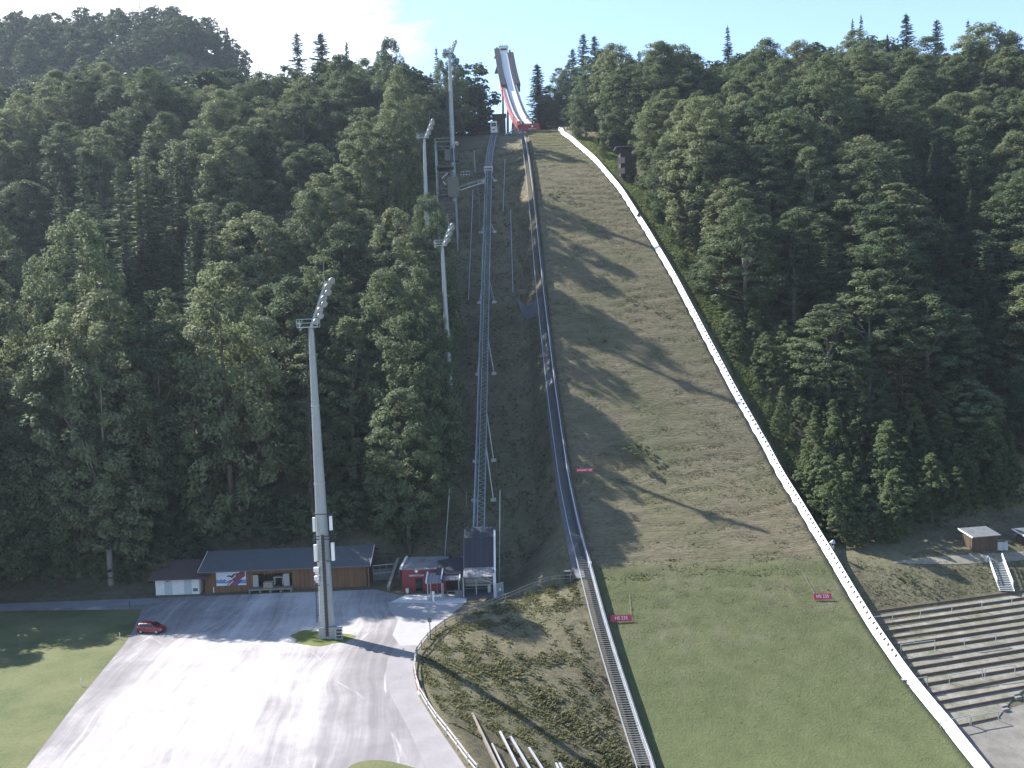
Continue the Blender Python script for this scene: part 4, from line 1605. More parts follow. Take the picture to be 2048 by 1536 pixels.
# low dark boards closing the hill edge under the stair
mb = MB()
for a, b_ in zip(yy_[:-1], yy_[1:]):
    mb.beam(V((SX(a) + 0.35, a, zh(a) + 0.35)), V((SX(b_) + 0.35, b_, zh(b_) + 0.35)), 0.1, 1.7)
o = mb.build('hill_edge_board', MATP, None)
tag(o, 'dark low board wall between the steel staircase and the hill turf', 'board wall')
# small white sign box on the rail
p = V((SX(140) + 0.1, 140, SZ(140) + 0.8))
p = HS(1180, 1130, 1.2)
MB().box(p, (0.55, 0.15, 0.85)).beam(p + V((0, 0.1, -1.2)), p + V((0, 0.1, 0)), 0.08, 0.08).build('sign_box', WHITE, None, loc=p)
tag(bpy.context.scene.objects[-1] if False else [o for o in COL.objects if o.name.startswith('sign_box')][-1], 'small white sign box fixed beside the staircase rail at the hill foot', 'sign box')

# ---------------------------------------------------------------- white board on the right edge
ry = np.arange(70, 347, 2.5)
bt = thing('hill_side_board', 'long bright white outward-leaning side board curving down the hill edge', 'side board', (float(Redge(120)), 120, float(zh(120))))
BH = lambda y: 1.0
mb = MB()
pts = []
for y in ry:
    a = V((float(Redge(y)), y, float(zh(y)) - 0.2))
    dxy = (float(Redge(y + 1)) - float(Redge(y - 1))) / 2
    n_ = V((1, -dxy, 0)).normalized()
    pts.append((a, a + n_ * 1.05 + UP * 1.25, n_))
vs, fs = [], []
for a, b_, n_ in pts:
    th = n_ * 0.1 + UP * -0.02
    vs += [a, b_, b_ + th, a + th]
for i in range(len(pts) - 1):
    k_ = 4 * i
    fs += [(k_ + j, k_ + (j + 1) % 4, k_ + 4 + (j + 1) % 4, k_ + 4 + j) for j in range(4)]
mb.add(vs, fs)
# weathered white boards
m, t, b = nt('board_white')
v = geopos(t, (1, 0.25, 1))
n1 = noise(t, 0.9, 7, 0.7, v)
g = t.nodes.new('ShaderNodeNewGeometry')
s = t.nodes.new('ShaderNodeSeparateXYZ')
t.links.new(g.outputs['Position'], s.inputs[0])
lowm = math_(t, 'SUBTRACT', 1.0, math_(t, 'DIVIDE', math_(t, 'SUBTRACT', s.outputs[1], 99.0), 8.0), True)
fr = math_(t, 'FRACT', math_(t, 'MULTIPLY', s.outputs[1], 0.4))
joint = math_(t, 'LESS_THAN', fr, 0.05)
c = ramp(t, n1, [(0.28, (0.36, 0.35, 0.37)), (0.42, (0.56, 0.55, 0.56)), (0.7, (0.7, 0.69, 0.69))])
scuff = ramp(t, n1, [(0.35, (0.3, 0.3, 0.33)), (0.6, (0.72, 0.7, 0.72))])
c = mixc(t, math_(t, 'MULTIPLY', lowm, 0.85), c, scuff)
c = mixc(t, math_(t, 'MULTIPLY', joint, 0.6), c, (0.3, 0.29, 0.29))
t.links.new(c, b.inputs['Base Color'])
b.inputs['Roughness'].default_value = 0.55
mb.build('board', m, bt)
mb = MB()
for i, (a, b_, n_) in enumerate(pts):
    if i % 1 == 0:
        q = a + n_ * 1.15
        mb.beam(b_ + n_ * 0.12 - UP * 0.1, V((q.x + n_.x * 0.5, q.y + n_.y * 0.5, Tz(q.x + n_.x * .5, q.y + n_.y * .5) - 0.3)), 0.1, 0.1)
mb.build('strut', WOODG, bt)
slot_me = None
for j in range(96):
    y = 121.5 + j * 1.05
    a = V((float(Redge(y)), y, float(zh(y)) - 0.2))
    n_ = V((1, 0, 0))
    c = a + n_ * (1.05 * 0.74) + UP * (1.25 * 0.74)
    nrm = V((-1.25, 0, 1.05)).normalized()
    up_ = V((1.05, 0, 1.25)).normalized()
    if slot_me is None:
        mb = MB()
        mb.frame(V((0, 0, 0)) - up_ * 0.24 - V((0, 1, 0)) * 0.2 - nrm * 0.02, up_, V((0, 1, 0)), nrm, 0.48, 0.4, 0.05)
        o = mb.build('slot', BLACK, bt)
        slot_me = o.data
        off0 = wloc(bt)
        # re-centre mesh
        slot_me.transform(Matrix.Translation(off0))
        o.location = c - off0
    else:
        link('slot', slot_me, bt, c - off0)
# dark wire tangles hanging on the board (cable boxes)
for (px, py, lab) in ((1272, 437, 'dark fitting on the white side board where the mast shadow meets it'), (1638, 1103, 'small grey loudspeaker clipped behind the white board near the hill foot')):
    p = HS(px, py)
    y = p.y
    a = V((float(Redge(y)) + 1.2, y, float(zh(y)) + 1.25))
    if py < 800:
        mb = MB().box(a + V((-0.4, 0, 0)), (0.5, 2.2, 0.4)).box(a + V((-0.75, 0.5, -0.45)), (0.4, 1.6, 0.3))
        o = mb.build('board_fitting', DARKM, None, loc=a)
        tag(o, lab, 'fitting')
    else:
        o = thing('loudspeaker', lab, 'loudspeaker', a)
        MB().tube(a + V((0, 0, 0.1)), a + V((0.5, -0.5, 0.35)), 0.12, 0.42, 12).build('horn', GALV, o)
        MB().beam(a + V((0.25, 0.1, -1.6)), a + V((0.25, 0.1, 0.3)), 0.09, 0.09).boxb(a + V((0.5, 0, -0.9)), (0.35, 0.3, 0.45)).build('post', GALV, o)

# ---------------------------------------------------------------- red distance signs on the hill
def hill_sign(px0, px1, py, h, txt, label, lines, size):
    a, b_ = HS(px0, py + 3), HS(px1, py + 3)
    c = (a + b_) / 2
    y = c.y
    sl_ = V((0, 1, (float(zh(y + 1)) - float(zh(y - 1))) / 2)).normalized()
    nrm = V((0, -sl_.z, sl_.y))
    upd = (sl_ * 0.45 + UP * 0.75).normalized()
    o = thing('distance_sign', label, 'sign', c)
    wd = (b_ - a).length
    x = V((1, 0, 0))
    pn = x.cross(upd).normalized()
    MB().frame(c - x * wd / 2 + UP * 0.12, x, upd, pn, wd, h, 0.07).build('panel', REDS, o)
    text_mesh('lettering', txt, size, LETTER, o, c + upd * h * 0.52 + UP * 0.12 + pn * (0.09 if pn.y < 0 else -0.02), x, upd)
    mb = MB()
    for s_ in (-0.4, 0.4):
        q = c + x * wd * s_
        mb.beam(q + V((0, 0.2, -0.2)), q + V((0, 0.25, 0.2)) + upd * h * 0.9, 0.06, 0.06)
    mb.build('post', GALV, o)
    return o
hill_sign(1152, 1187, 943, 0.7, 'K-PUNKT 200', 'small red sign with a longer line of white writing, higher on the hill edge', 0, 0.46)
hill_sign(1222, 1264, 1242, 0.9, 'HS 235', 'red sign with short white writing at the staircase side of the hill', 0, 0.66)
hill_sign(1628, 1664, 1198, 0.9, 'HS 235', 'bright sunlit red sign with short white writing beside the white board', 0, 0.66)
for pa, pb, lab in (((1262, 1232), (1259, 1190), 'thin pale rope lying up the hill from the staircase-side red sign'), ((1632, 1193), (1607, 1150), 'thin pale rope lying up the hill from the sunlit red sign')):
    mb = MB()
    q = [HS(pa[0] + (pb[0] - pa[0]) * k_ / 6, pa[1] + (pb[1] - pa[1]) * k_ / 6, 0.22) for k_ in range(7)]
    mb.path(q, 0.028, 5)
    o = mb.build('marker_rope', WOODG, None, loc=q[0])
    tag(o, lab, 'rope')

# ---------------------------------------------------------------- dark mat beside the stair
o = draped('hill_mat', [(1083, 470), (1083, 560), (1084, 640), (1086, 720), (1094, 820), (1103, 900), (1113, 980), (1128, 1060), (1142, 1130), (1150, 1160)],
           [(1088, 470), (1093, 560), (1098, 640), (1105, 720), (1113, 800), (1127, 900), (1140, 980), (1160, 1060), (1176, 1130), (1184, 1160)], MATP, 0.22)
tag(o, 'long dark blue-grey mat running down the slope along the staircase', 'mat')
o = draped('hill_mat', [(1029, 592), (1042, 622), (1050, 640)], [(1086, 592), (1086, 618), (1078, 632)], MATP, 0.3)
tag(o, 'short dark blue-grey mat apron below the little timber barrier', 'mat')
a, b_ = H(1030, 592), H(1082, 588)
o = thing('timber_barrier', 'short dark timber barrier above the mat apron on the shaded slope', 'barrier', a)
mb = MB()
for i in range(7):
    q = a.lerp(b_, i / 6)
    mb.boxb(V((q.x, q.y, Tz(q.x, q.y) - 0.3)), (0.16, 0.16, 1.7))
mb.build('post', WOODG, o)
mb = MB()
for zz_ in (0.5, 0.9, 1.3):
    mb.beam(V((a.x, a.y, Tz(a.x, a.y) + zz_)), V((b_.x, b_.y, Tz(b_.x, b_.y) + zz_)), 0.06, 0.16)
mb.build('plank', WOODG, o)
p = H(1135, 1158)
o = thing('waste_container', 'small dark container box standing at the upper end of the wooden fence', 'container', p)
MB().boxb(p + V((0, 0, -0.1)), (0.95, 0.9, 1.35)).build('body', DARKM, o)
MB().box(p + V((0, -0.05, 1.33)), (1.05, 1.0, 0.12)).build('lid', GREYP, o)
# grey slabs and handrails below the takeoff
for pts_, lab in (([(1028, 258), (1016, 270), (1012, 284)], 'pale zigzag stair rail leading down from the takeoff'), ([(1044, 280), (1041, 292), (1037, 299), (1024, 296)], 'short pale stair bent round the dark block under the takeoff')):
    q = [P(px, py, 338 - 3 * i) for i, (px, py) in enumerate(pts_)]
    q = [V((r_.x, r_.y, max(r_.z, Tz(r_.x, r_.y) + 0.2))) for r_ in q]
    mb = MB()
    for u_, v_ in zip(q[:-1], q[1:]):
        mb.beam(u_, v_, 0.9, 0.18)
        mb.beam(u_ + UP * 0.9, v_ + UP * 0.9, 0.1, 0.1)
    for r_ in q:
        mb.beam(V((r_.x, r_.y, Tz(r_.x, r_.y) - 0.3)), r_ + UP * 0.9, 0.1, 0.1)
    o = mb.build('access_stair', GALV, None, loc=q[0])
    tag(o, lab, 'stair')
p = H(1030, 290)
o = thing('retaining_block', 'dark wedge-shaped retaining block on the slope below the takeoff', 'block', p)
MB().prism([P(1018, 268, 340), P(1046, 268, 340), P(1044, 288, 331), P(1012, 286, 331)], V((0, 1.0, -2.6))).build('body', DARKM, o)
# ---------------------------------------------------------------- floodlight masts
lamp_proto = {}
def lamp(parent, c, d, sc=1.0):
    """round floodlight: housing with a glass front (meshes shared)"""
    key = (round(d.x, 2), round(d.y, 2), sc)
    if key not in lamp_proto:
        mb = MB()
        mb.tube(V((0, 0, 0)) - d * 0.5 * sc, V((0, 0, 0)) - d * 0.05 * sc, 0.22 * sc, 0.47 * sc, 14)
        mb.tube(-d * 0.05 * sc, d * 0.06 * sc, 0.5 * sc, 0.5 * sc, 14)
        h = mb.build('lamp', GALV, None, smooth=False)
        g = MB().tube(d * 0.06 * sc, d * 0.13 * sc, 0.45 * sc, 0.38 * sc, 14).build('lamp_glass', LENS, None)
        lamp_proto[key] = (h.data, g.data)
        bpy.data.objects.remove(h)
        bpy.data.objects.remove(g)
    hm, gm = lamp_proto[key]
    h = link('lamp', hm, parent, c - wloc(parent))
    link('lamp_glass', gm, h)
    return h


def mast(label, base, top, tip, rb, rt, aim, nl=8, ladder=-1, group='floodlight masts beside the hill', cage=False):
    o = thing('floodlight_mast', label, 'floodlight mast', base, group)
    z0, z1 = base.z, top.z
    mb = MB()
    n = 12
    for i in range(n):
        a, b_ = base.lerp(top, i / n), base.lerp(top, (i + 1) / n)
        if i == 0:
            a = a - UP * 0.8
        mb.tube(a, b_, rb + (rt - rb) * i / n, rb + (rt - rb) * (i + 1) / n, 16, caps=False)
    mb.build('pole', GALVB, o, smooth=True)
    mb = MB()
    for i in (3, 6, 9):
        a = base.lerp(top, i / n)
        r_ = rb + (rt - rb) * i / n
        mb.tube(a - UP * 0.08, a + UP * 0.08, r_ + 0.06, r_ + 0.06, 16)
    mb.build('flange', GALV, o)
    # caged ladder
    mb = MB()
    def off(u, s_):
        r_ = rb + (rt - rb) * u
        return V((ladder * (r_ + 0.32), s_ * 0.22 - 0.1, 0))
    for s_ in (-1, 1):
        mb.beam(base + off(0, s_) + UP * 2.2, top + off(1, s_), 0.06, 0.06)
    k_ = 2.2
    L_ = z1 - z0
    while k_ < L_:
        u = k_ / L_
        q = base.lerp(top, u)
        mb.beam(q + off(u, -1), q + off(u, 1), 0.04, 0.04)
        if int(k_ / 0.45) % 6 == 0:
            mb.beam(q + off(u, 0), q, 0.06, 0.06)
        k_ += 0.45
    mb.build('ladder', DARKM, o)
    # platform
    mb = MB()
    pw = 2.9 if not cage else 2.4
    mb.box(top + V((ladder * 0.35, 0, 0.05)), (pw, 1.7, 0.14))
    for dx in (-pw / 2, pw / 2):
        for dy in (-0.8, 0.8):
            mb.beam(top + V((dx + ladder * .35, dy, 0.1)), top + V((dx + ladder * .35, dy, 1.25)), 0.07, 0.07)
    for zz_ in (0.65, 1.2):
        for dy in (-0.8, 0.8):
            mb.beam(top + V((-pw / 2 + ladder * .35, dy, zz_)), top + V((pw / 2 + ladder * .35, dy, zz_)), 0.05, 0.05)
        for dx in (-pw / 2, pw / 2):
            mb.beam(top + V((dx + ladder * .35, -0.8, zz_)), top + V((dx + ladder * .35, 0.8, zz_)), 0.05, 0.05)
    mb.build('platform', GALV, o)
    mb = MB()
    mb.beam(top, tip, 0.36, 0.34)
    mb.build('lamp_arm', GALVB, o)
    d = (tip - top)
    for i in range(nl):
        u = 0.1 + 0.88 * i / (nl - 1)
        q = top.lerp(tip, u) + V((0.62 + (0.32 if i % 2 else 0), -0.35, 0.15))
        lamp(o, q, aim, 1.0)
    mb = MB()
    for i in range(nl):
        u = 0.1 + 0.88 * i / (nl - 1)
        q = top.lerp(tip, u)
        mb.beam(q, q + V((0.62, -0.3, 0.12)), 0.1, 0.1)
    mb.build('bracket', GALV, o)
    MB().tube(tip + V((-0.25, 0, -1.2)), tip + V((-0.25, 0, 2.6)), 0.035, 0.02, 6).build('lightning_rod', GALV, o)
    for s_ in (0, 1):
        lamp(o, top + V((ladder * 1.5, -0.4 - 0.5 * s_, -0.15 + 0.6 * s_)), V((ladder * 0.8, -0.5, -0.33)).normalized(), 0.62)
    return o


AIM = V((0.62, -0.7, -0.35)).normalized()
AIM2 = V((0.85, 0.35, -0.36)).normalized()
b1 = G(656, 1272, 0)
t1 = P(622, 655, b1.y)
k1 = P(652, 563, b1.y)
m1 = mast('nearest and tallest-looking floodlight mast, rising from the gravel lot with white antenna panels', b1, t1, k1, 1.12, 0.4, AIM, 8, -1)
# extra fittings of the nearest mast
for (px, py, w_, h_, d_) in ((628, 1049, 0.34, 2.0, 0.4), (662, 1046, 0.42, 2.0, 0.4), (631, 1106, 0.42, 2.4, 0.4), (666, 1103, 0.44, 2.6, 0.4)):
    p = P(px, py, b1.y - 0.9)
    MB().box(p, (w_, d_, h_)).build('antenna_panel', WHITE, m1)
for (px, py, s_) in ((633, 1139, 0.75), (634, 1156, 0.7)):
    p = P(px, py, b1.y - 0.9)
    MB().box(p, (s_, 0.6, s_ * 0.8)).box(p + V((0.05, 0.1, -0.55)), (s_ * 0.7, 0.4, 0.25)).build('radio_box', DIRTYW, m1)
for py in (1028, 1072, 1078, 1122, 1170):
    a, b_ = P(627, py + 1, b1.y - 0.8), P(667 if py < 1130 else 657, py, b1.y - 0.8)
    mb = MB()
    mb.beam(a, b_, 0.08, 0.12)
    mb.beam(a, a + V((0, 1.6, 0)), 0.08, 0.1)
    mb.beam(b_, b_ + V((0, 1.6, 0)), 0.08, 0.1)
    mb.build('antenna_bracket', DARKM, m1)
for px in (658, 664):
    MB().beam(P(px, 1025, b1.y - .8), P(px + 4, 1120, b1.y - .8), 0.07, 0.07).build('antenna_pole', DARKM, m1)
mb = MB()
a, b_ = P(645, 1070, b1.y - 1.05), P(655, 1272, b1.y - 1.3)
mb.beam(a, b_, 0.42, 0.12)
for i in range(30):
    q = a.lerp(b_, i / 29)
    mb.beam(q + V((-0.3, -0.08, 0)), q + V((0.3, -0.08, 0)), 0.08, 0.06)
mb.build('cable_ladder', DARKM, m1)
for px in (648, 664):
    p = G(px, 1277, 0)
    MB().boxb(p + V((0, 0.4, -0.2)), (1.35 if px < 655 else 1.2, 1.2, 1.85)).build('foundation_block', CONC, m1)
p = G(679, 1280, 0)
o = thing('equipment_cabinet', 'open grey equipment rack standing at the foot of the nearest mast', 'cabinet', p)
MB().boxb(p + V((0, 0.2, 0.15)), (0.7, 0.6, 1.55)).build('body', DARKM, o)
mb = MB()
for zz_ in (0.25, 0.75, 1.25, 1.7):
    mb.box(p + V((0, 0.1, zz_)), (0.95, 0.75, 0.09))
for dx in (-0.45, 0.45):
    mb.beam(p + V((dx, -0.28, 0)), p + V((dx, -0.28, 1.75)), 0.07, 0.07)
mb.build('rack', GALV, o)

y2 = 186
q = P(904, 862, y2)
b2 = V((q.x, y2, Tz(q.x, y2)))
t2, k2 = P(884.5, 492, y2), P(899, 452, y2)
mast('mid-height floodlight mast with railed platform in front of the dark lattice judges tower', b2, t2, k2, 0.85, 0.34, AIM, 7, -1, cage=True)
y3 = 225
q = P(853, 435, y3)
b3 = V((q.x - 0.3, y3, Tz(q.x, y3)))
t3, k3 = P(848.5, 277, y3), P(861, 243, y3)
mast('floodlight mast half hidden by treetops on the wood side of the judges tower', b3, t3, k3, 0.85, 0.36, AIM, 7, -1)
y4 = 268
q = P(907.5, 380, y4)
b4 = V((q.x, y4, Tz(q.x, y4)))
t4, k4 = P(899, 107, y4), P(908, 84, y4)
mast('uppermost floodlight mast, its dark lamp head standing against the blue sky', b4, t4, k4, 0.95, 0.42, AIM2, 7, -1)

# ---------------------------------------------------------------- judges tower
yj = 247
c = P(898, 488, yj)
gz = Tz(c.x, yj)
jt = thing('judges_tower', 'tall dark steel lattice judges tower with a closed panel and top cabin', 'tower', (c.x, yj, gz))
zt = P(898, 292, yj).z
hw = 2.5
cor = [V((c.x + sx * hw, yj + sy * 2.2, 0)) for sx, sy in ((-1, -1), (1, -1), (1, 1), (-1, 1))]
for q in cor:
    g_ = Tz(q.x, q.y)
    MB().beam(V((q.x, q.y, g_ - 0.6)), V((q.x, q.y, zt)), 0.32, 0.32).build('leg', BLUEG if q.x > c.x else GALVB, jt)
zs = [gz + (zt - gz) * f_ for f_ in (0.03, 0.18, 0.30, 0.42, 0.5, 0.56, 0.72, 0.78, 0.98)]
for z_ in zs:
    mb = MB()
    for i in range(4):
        a, b_ = cor[i], cor[(i + 1) % 4]
        mb.beam(V((a.x, a.y, z_)), V((b_.x, b_.y, z_)), 0.18, 0.24)
    mb.build('cross_beam', GREYP, jt)
for z0_, z1_ in ((zs[0], zs[1]), (zs[1], zs[2]), (zs[2], zs[3]), (zs[3], zs[4]), (zs[5], zs[6])):
    mb = MB()
    for i in range(4):
        a, b_ = cor[i], cor[(i + 1) % 4]
        mb.beam(V((a.x, a.y, z0_)), V((b_.x, b_.y, z1_)), 0.12, 0.14)
        mb.beam(V((b_.x, b_.y, z0_)), V((a.x, a.y, z1_)), 0.12, 0.14)
    mb.build('bracing', GREYP, jt)
for zi in (4, 7):
    MB().box(V((c.x, yj, zs[zi] + 0.1)), (hw * 2 + 0.4, 4.8, 0.16)).build('floor', GREYP, jt)
pa = P(894.5, 354, yj - 2.3)
pb = P(918, 393, yj - 2.3)
MB().frame(V((pa.x, yj - 2.45, pb.z)), V((1, 0, 0)), V((0, 1, 0)), UP, pb.x - pa.x, 0.2, pa.z - pb.z).build('panel', plain('olive_panel', (0.125, 0.13, 0.115), 0.7, 0, 0.15, 1), jt)
pa, pb = P(902, 297, yj - 1), P(917, 321, yj - 1)
MB().frame(V((pa.x, yj - 1.6, pb.z)), V((1, 0, 0)), V((0, 1, 0)), UP, pb.x - pa.x, 3.2, pa.z - pb.z).build('cabin', DARKM, jt)
pa, pb = P(889, 300, yj - 1), P(901, 320, yj - 1)
MB().frame(V((pa.x, yj - 0.6, pb.z)), V((1, 0, 0)), V((0, 1, 0)), UP, pb.x - pa.x, 1.6, pa.z - pb.z).build('booth', GREYP, jt)
mb = MB()
for zz_ in (1.0, 1.9):
    for i in (0, 1, 3):
        a, b_ = cor[i], cor[(i + 1) % 4]
        mb.beam(V((a.x, a.y, zt - 0.2 + zz_)), V((b_.x, b_.y, zt - 0.2 + zz_)), 0.08, 0.08)
for q in cor:
    mb.beam(V((q.x, q.y, zt - 0.3)), V((q.x, q.y, zt + 1.8)), 0.1, 0.1)
mb.build('railing', GALV, jt)
a = P(912, 289, yj - 2)
lamp(jt, a + V((0.3, -0.2, 0.2)), V((0.6, -0.75, -0.2)).normalized(), 1.1)
MB().beam(P(895, 346, yj - 2.3), P(884, 357, yj - 2.3), 0.3, 0.2).build('stair', DIRTYW, jt)
MB().beam(P(891, 369, yj - 2.3), P(886, 363, yj - 2.3), 0.3, 0.2).build('stair', DIRTYW, jt)
# gangway from the tower to the lift track
a, b_ = P(919, 381, yj - 1.5), P(957, 368, yj + 2)
o = thing('gangway', 'narrow grey footbridge rising from the judges tower towards the lift track', 'footbridge', a)
mb = MB()
mb.beam(a, b_, 1.2, 0.2)
mb.beam(b_, P(969, 366, yj + 2), 1.2, 0.2)
mb.build('deck', GALV, o)
mb = MB()
e_ = P(969, 366, yj + 2)
for s_ in (-0.6, 0.6):
    mb.beam(a + V((0, s_, 1)), b_ + V((0, s_, 1)), 0.06, 0.06)
    mb.beam(b_ + V((0, s_, 1)), e_ + V((0, s_, 1)), 0.06, 0.06)
    for q in (a, a.lerp(b_, .5), b_, e_):
        mb.beam(q + V((0, s_, 0)), q + V((0, s_, 1)), 0.06, 0.06)
mb.build('railing', GALV, o)
mb = MB()
for q in (b_, e_):
    for s_ in (-0.5, 0.5):
        mb.beam(V((q.x, q.y + s_, Tz(q.x, q.y) - 0.4)), q + V((0, s_, 0)), 0.14, 0.14)
mb.build('post', GREYP, o)
# white rail left of the tower top on the terrace edge
a, b_ = P(921, 332, 282), P(938, 330, 282)
o = thing('terrace_rail', 'short pale railing on the sunlit ledge beside the judges tower', 'railing', V((a.x, 282, Tz(a.x, 282))))
mb = MB()
dz_ = Tz(a.x, 282) - a.z + 0.2
for i in range(4):
    q = a.lerp(b_, i / 3)
    mb.beam(V((q.x, q.y, Tz(q.x, q.y) - 0.2)), V((q.x, q.y, Tz(q.x, q.y) + 1.7)), 0.1, 0.1)
for zz_ in (0.6, 1.6):
    mb.beam(V((a.x, a.y, Tz(a.x, a.y) + zz_)), V((b_.x, b_.y, Tz(b_.x, b_.y) + zz_)), 0.1, 0.12)
mb.build('rails', DIRTYW, o)
# slim poles and pipes on the shaded slope
for pts_, lab in (([(953, 300), (950, 345)], 'slim pale pole standing beside the lift track near the ledge'),
                  ([(946, 380), (937, 600)], 'long thin pale cable pipe running down the shaded slope beside the track'),
                  ([(1010, 318), (1006, 425)], 'thin grey pipe running down the slope between track and stair'),
                  ([(1021, 420), (1026, 585)], 'thin grey pipe reaching down to the little timber barrier')):
    mb = MB()
    n_ = 9
    q = [H(pts_[0][0] + (pts_[1][0] - pts_[0][0]) * i / n_, pts_[0][1] + (pts_[1][1] - pts_[0][1]) * i / n_, 70, 0.35) for i in range(n_ + 1)]
    if 'pole' in lab:
        b_ = H(950, 345)
        q = [b_ - UP * 0.3, b_ + UP * 7.0]
        mb.tube(q[0], q[1], 0.16, 0.1, 8)
    else:
        mb.path(q, 0.11, 6)
    o = mb.build('slope_pole' if 'pole' in lab else 'slope_pipe', GALV, None, loc=q[0])
    tag(o, lab, 'pole' if 'pole' in lab else 'pipe')
def rod(px, py0, py1, lab, r_=0.09, cat='pole', name='slope_pole', mat=GALV):
    b_ = H(px, py1)
    top = P(px, py0, b_.y)
    o = MB().tube(b_ - UP * 0.4, V((b_.x + (top.x - b_.x), b_.y, top.z)), r_, r_ * 0.8, 8).build(name, mat, None, loc=b_, smooth=True)
    return tag(o, lab, cat)
rod(910, 838, 862, 'short white marker post beside the hidden foot of the mid mast', 0.2, 'post', 'marker_post', DIRTYW)

# net fence posts either side of the lower lift station
def tilt_pole(pa, pb, lab, r_=0.1):
    b_ = H(*pb)
    top = P(pa[0], pa[1], b_.y + 0.5)
    o = MB().tube(b_ - UP * 0.4, top, r_, r_ * 0.8, 8).build('net_pole', GALV, None, loc=b_)
    return tag(o, lab, 'pole')
tilt_pole((899, 978), (889, 1118), 'tall thin pole rising beside the red ticket building')
tilt_pole((1000, 980), (998, 1165), 'tall thin pole rising beside the dark steep roof of the lift station')
tilt_pole((933, 984), (932, 1012), 'short thin pole beside the lift track above the station', 0.06)

# ---------------------------------------------------------------- long wooden shed
fl, fr_ = G(411, 1186, 0), G(734, 1173, 0)
ex = (fr_ - fl).normalized()
ey = UP.cross(ex)
Ls = (fr_ - fl).length
def SH(u, v_, z):
    return fl + ex * u + ey * v_ + UP * z
shed = thing('wooden_shed', 'long brown plank shed with a dark slate roof behind the gravel lot', 'shed', fl)
HW, DP, HR = 4.35, 9.0, 6.1
# front wall with the open bay cut out: three boxes around the opening
def ub(px, py, off=0.0):
    """(along, height) on the front wall for a pixel"""
    d = ray(px, py)
    n_ = ey
    t_ = (fl - ey * off - CAM).dot(n_) / d.dot(n_)
    q = CAM + d * t_
    return (q - fl).dot(ex), q.z
o0, z_lo = ub(506, 1178)
o1, z_hi = ub(584, 1148)
z_lo, z_hi = 0.75, max(3.0, z_hi)
def wbox(mb, u0_, u1_, v0_, v1_, z0_, z1_):
    return mb.frame(SH(u0_, v0_, z0_), ex, ey, UP, u1_ - u0_, v1_ - v0_, z1_ - z0_)
mb = MB()
wbox(mb, 0, o0, 0, 0.25, -0.3, HW)
wbox(mb, o1, Ls, 0, 0.25, -0.3, HW)
wbox(mb, o0, o1, 0, 0.25, -0.3, z_lo)
wbox(mb, o0, o1, 0, 0.25, z_hi, HW)
wbox(mb, 0, 0.25, 0.25, DP, -0.3, HW)
wbox(mb, Ls - 0.25, Ls, 0.25, DP, -0.3, HW)
wbox(mb, 0.25, Ls - 0.25, DP - 0.25, DP, -0.3, HW)
mb.prism([SH(0.02, 0.02, HW), SH(0.02, DP - 0.02, HW), SH(0.02, DP / 2, HR - 0.15)], ex * 0.2)
mb.prism([SH(Ls - 0.22, 0.02, HW), SH(Ls - 0.22, DP - 0.02, HW), SH(Ls - 0.22, DP / 2, HR - 0.15)], ex * 0.2)
mb.build('wall', WOODB, shed)
mb = MB()
sl_ = (HR - HW) / (DP / 2)
mb.prism([SH(-0.7, -1.1, HW - 1.1 * sl_ + 0.1), SH(-0.7, DP / 2, HR + 0.1), SH(-0.7, DP + 1.0, HW - 1.0 * sl_ + 0.1), SH(-0.7, DP + 1.0, HW - 1.0 * sl_ - 0.1), SH(-0.7, DP / 2, HR - 0.1), SH(-0.7, -1.1, HW - 1.1 * sl_ - 0.1)], ex * (Ls + 1.6))
rf = mb.build('roof', ROOFD, shed)
mb = MB()
mb.beam(SH(Ls + 0.93, -1.15, HW - 1.1 * sl_), SH(Ls + 0.93, DP / 2, HR), 0.06, 0.36)
mb.beam(SH(-0.73, -1.15, HW - 1.1 * sl_), SH(-0.73, DP / 2, HR), 0.06, 0.36)
mb.build('bargeboard', DIRTYW, rf)
mb = MB()
mb.beam(SH(-0.7, -1.16, HW - 1.1 * sl_ - 0.05), SH(Ls + 0.9, -1.16, HW - 1.1 * sl_ - 0.05), 0.12, 0.14)
mb.build('gutter', GREYP, rf)
# support post at the far corner of the overhang
MB().frame(SH(Ls + 0.35, -0.6, -0.2), ex, ey, UP, 0.2, 0.2, HW - 0.1).build('corner_post', WOODB, shed)
# open bay: dark back, two pale door leaves
mb = MB()
wbox(mb, o0 + 0.1, o1 - 0.1, 3.0, 3.1, z_lo, z_hi)
mb.build('bay_back', WOODD, shed)
for pa, pb in ((506, 517), (567, 579)):
    ua, _ = ub(pa, 1160)
    ub_, _ = ub(pb, 1160)
    mb = MB()
    wbox(mb, ua, ub_, -0.14, -0.03, z_lo, z_hi - 0.15)
    d_ = mb.build('door', plain('cream_door', (0.36, 0.34, 0.31), 0.7, 0, 0.1, 1), shed)
# loading platform in front
mb = MB()
ua, ub_ = ub(502, 1180)[0], ub(588, 1178)[0]
wbox(mb, ua, ub_, -1.5, -0.16, 0.45, 0.7)
for k_ in range(5):
    u_ = ua + (ub_ - ua - 0.3) * k_ / 4
    wbox(mb, u_, u_ + 0.3, -1.45, -0.2, -0.1, 0.45)
mb.build('loading_platform', WOODG, shed)
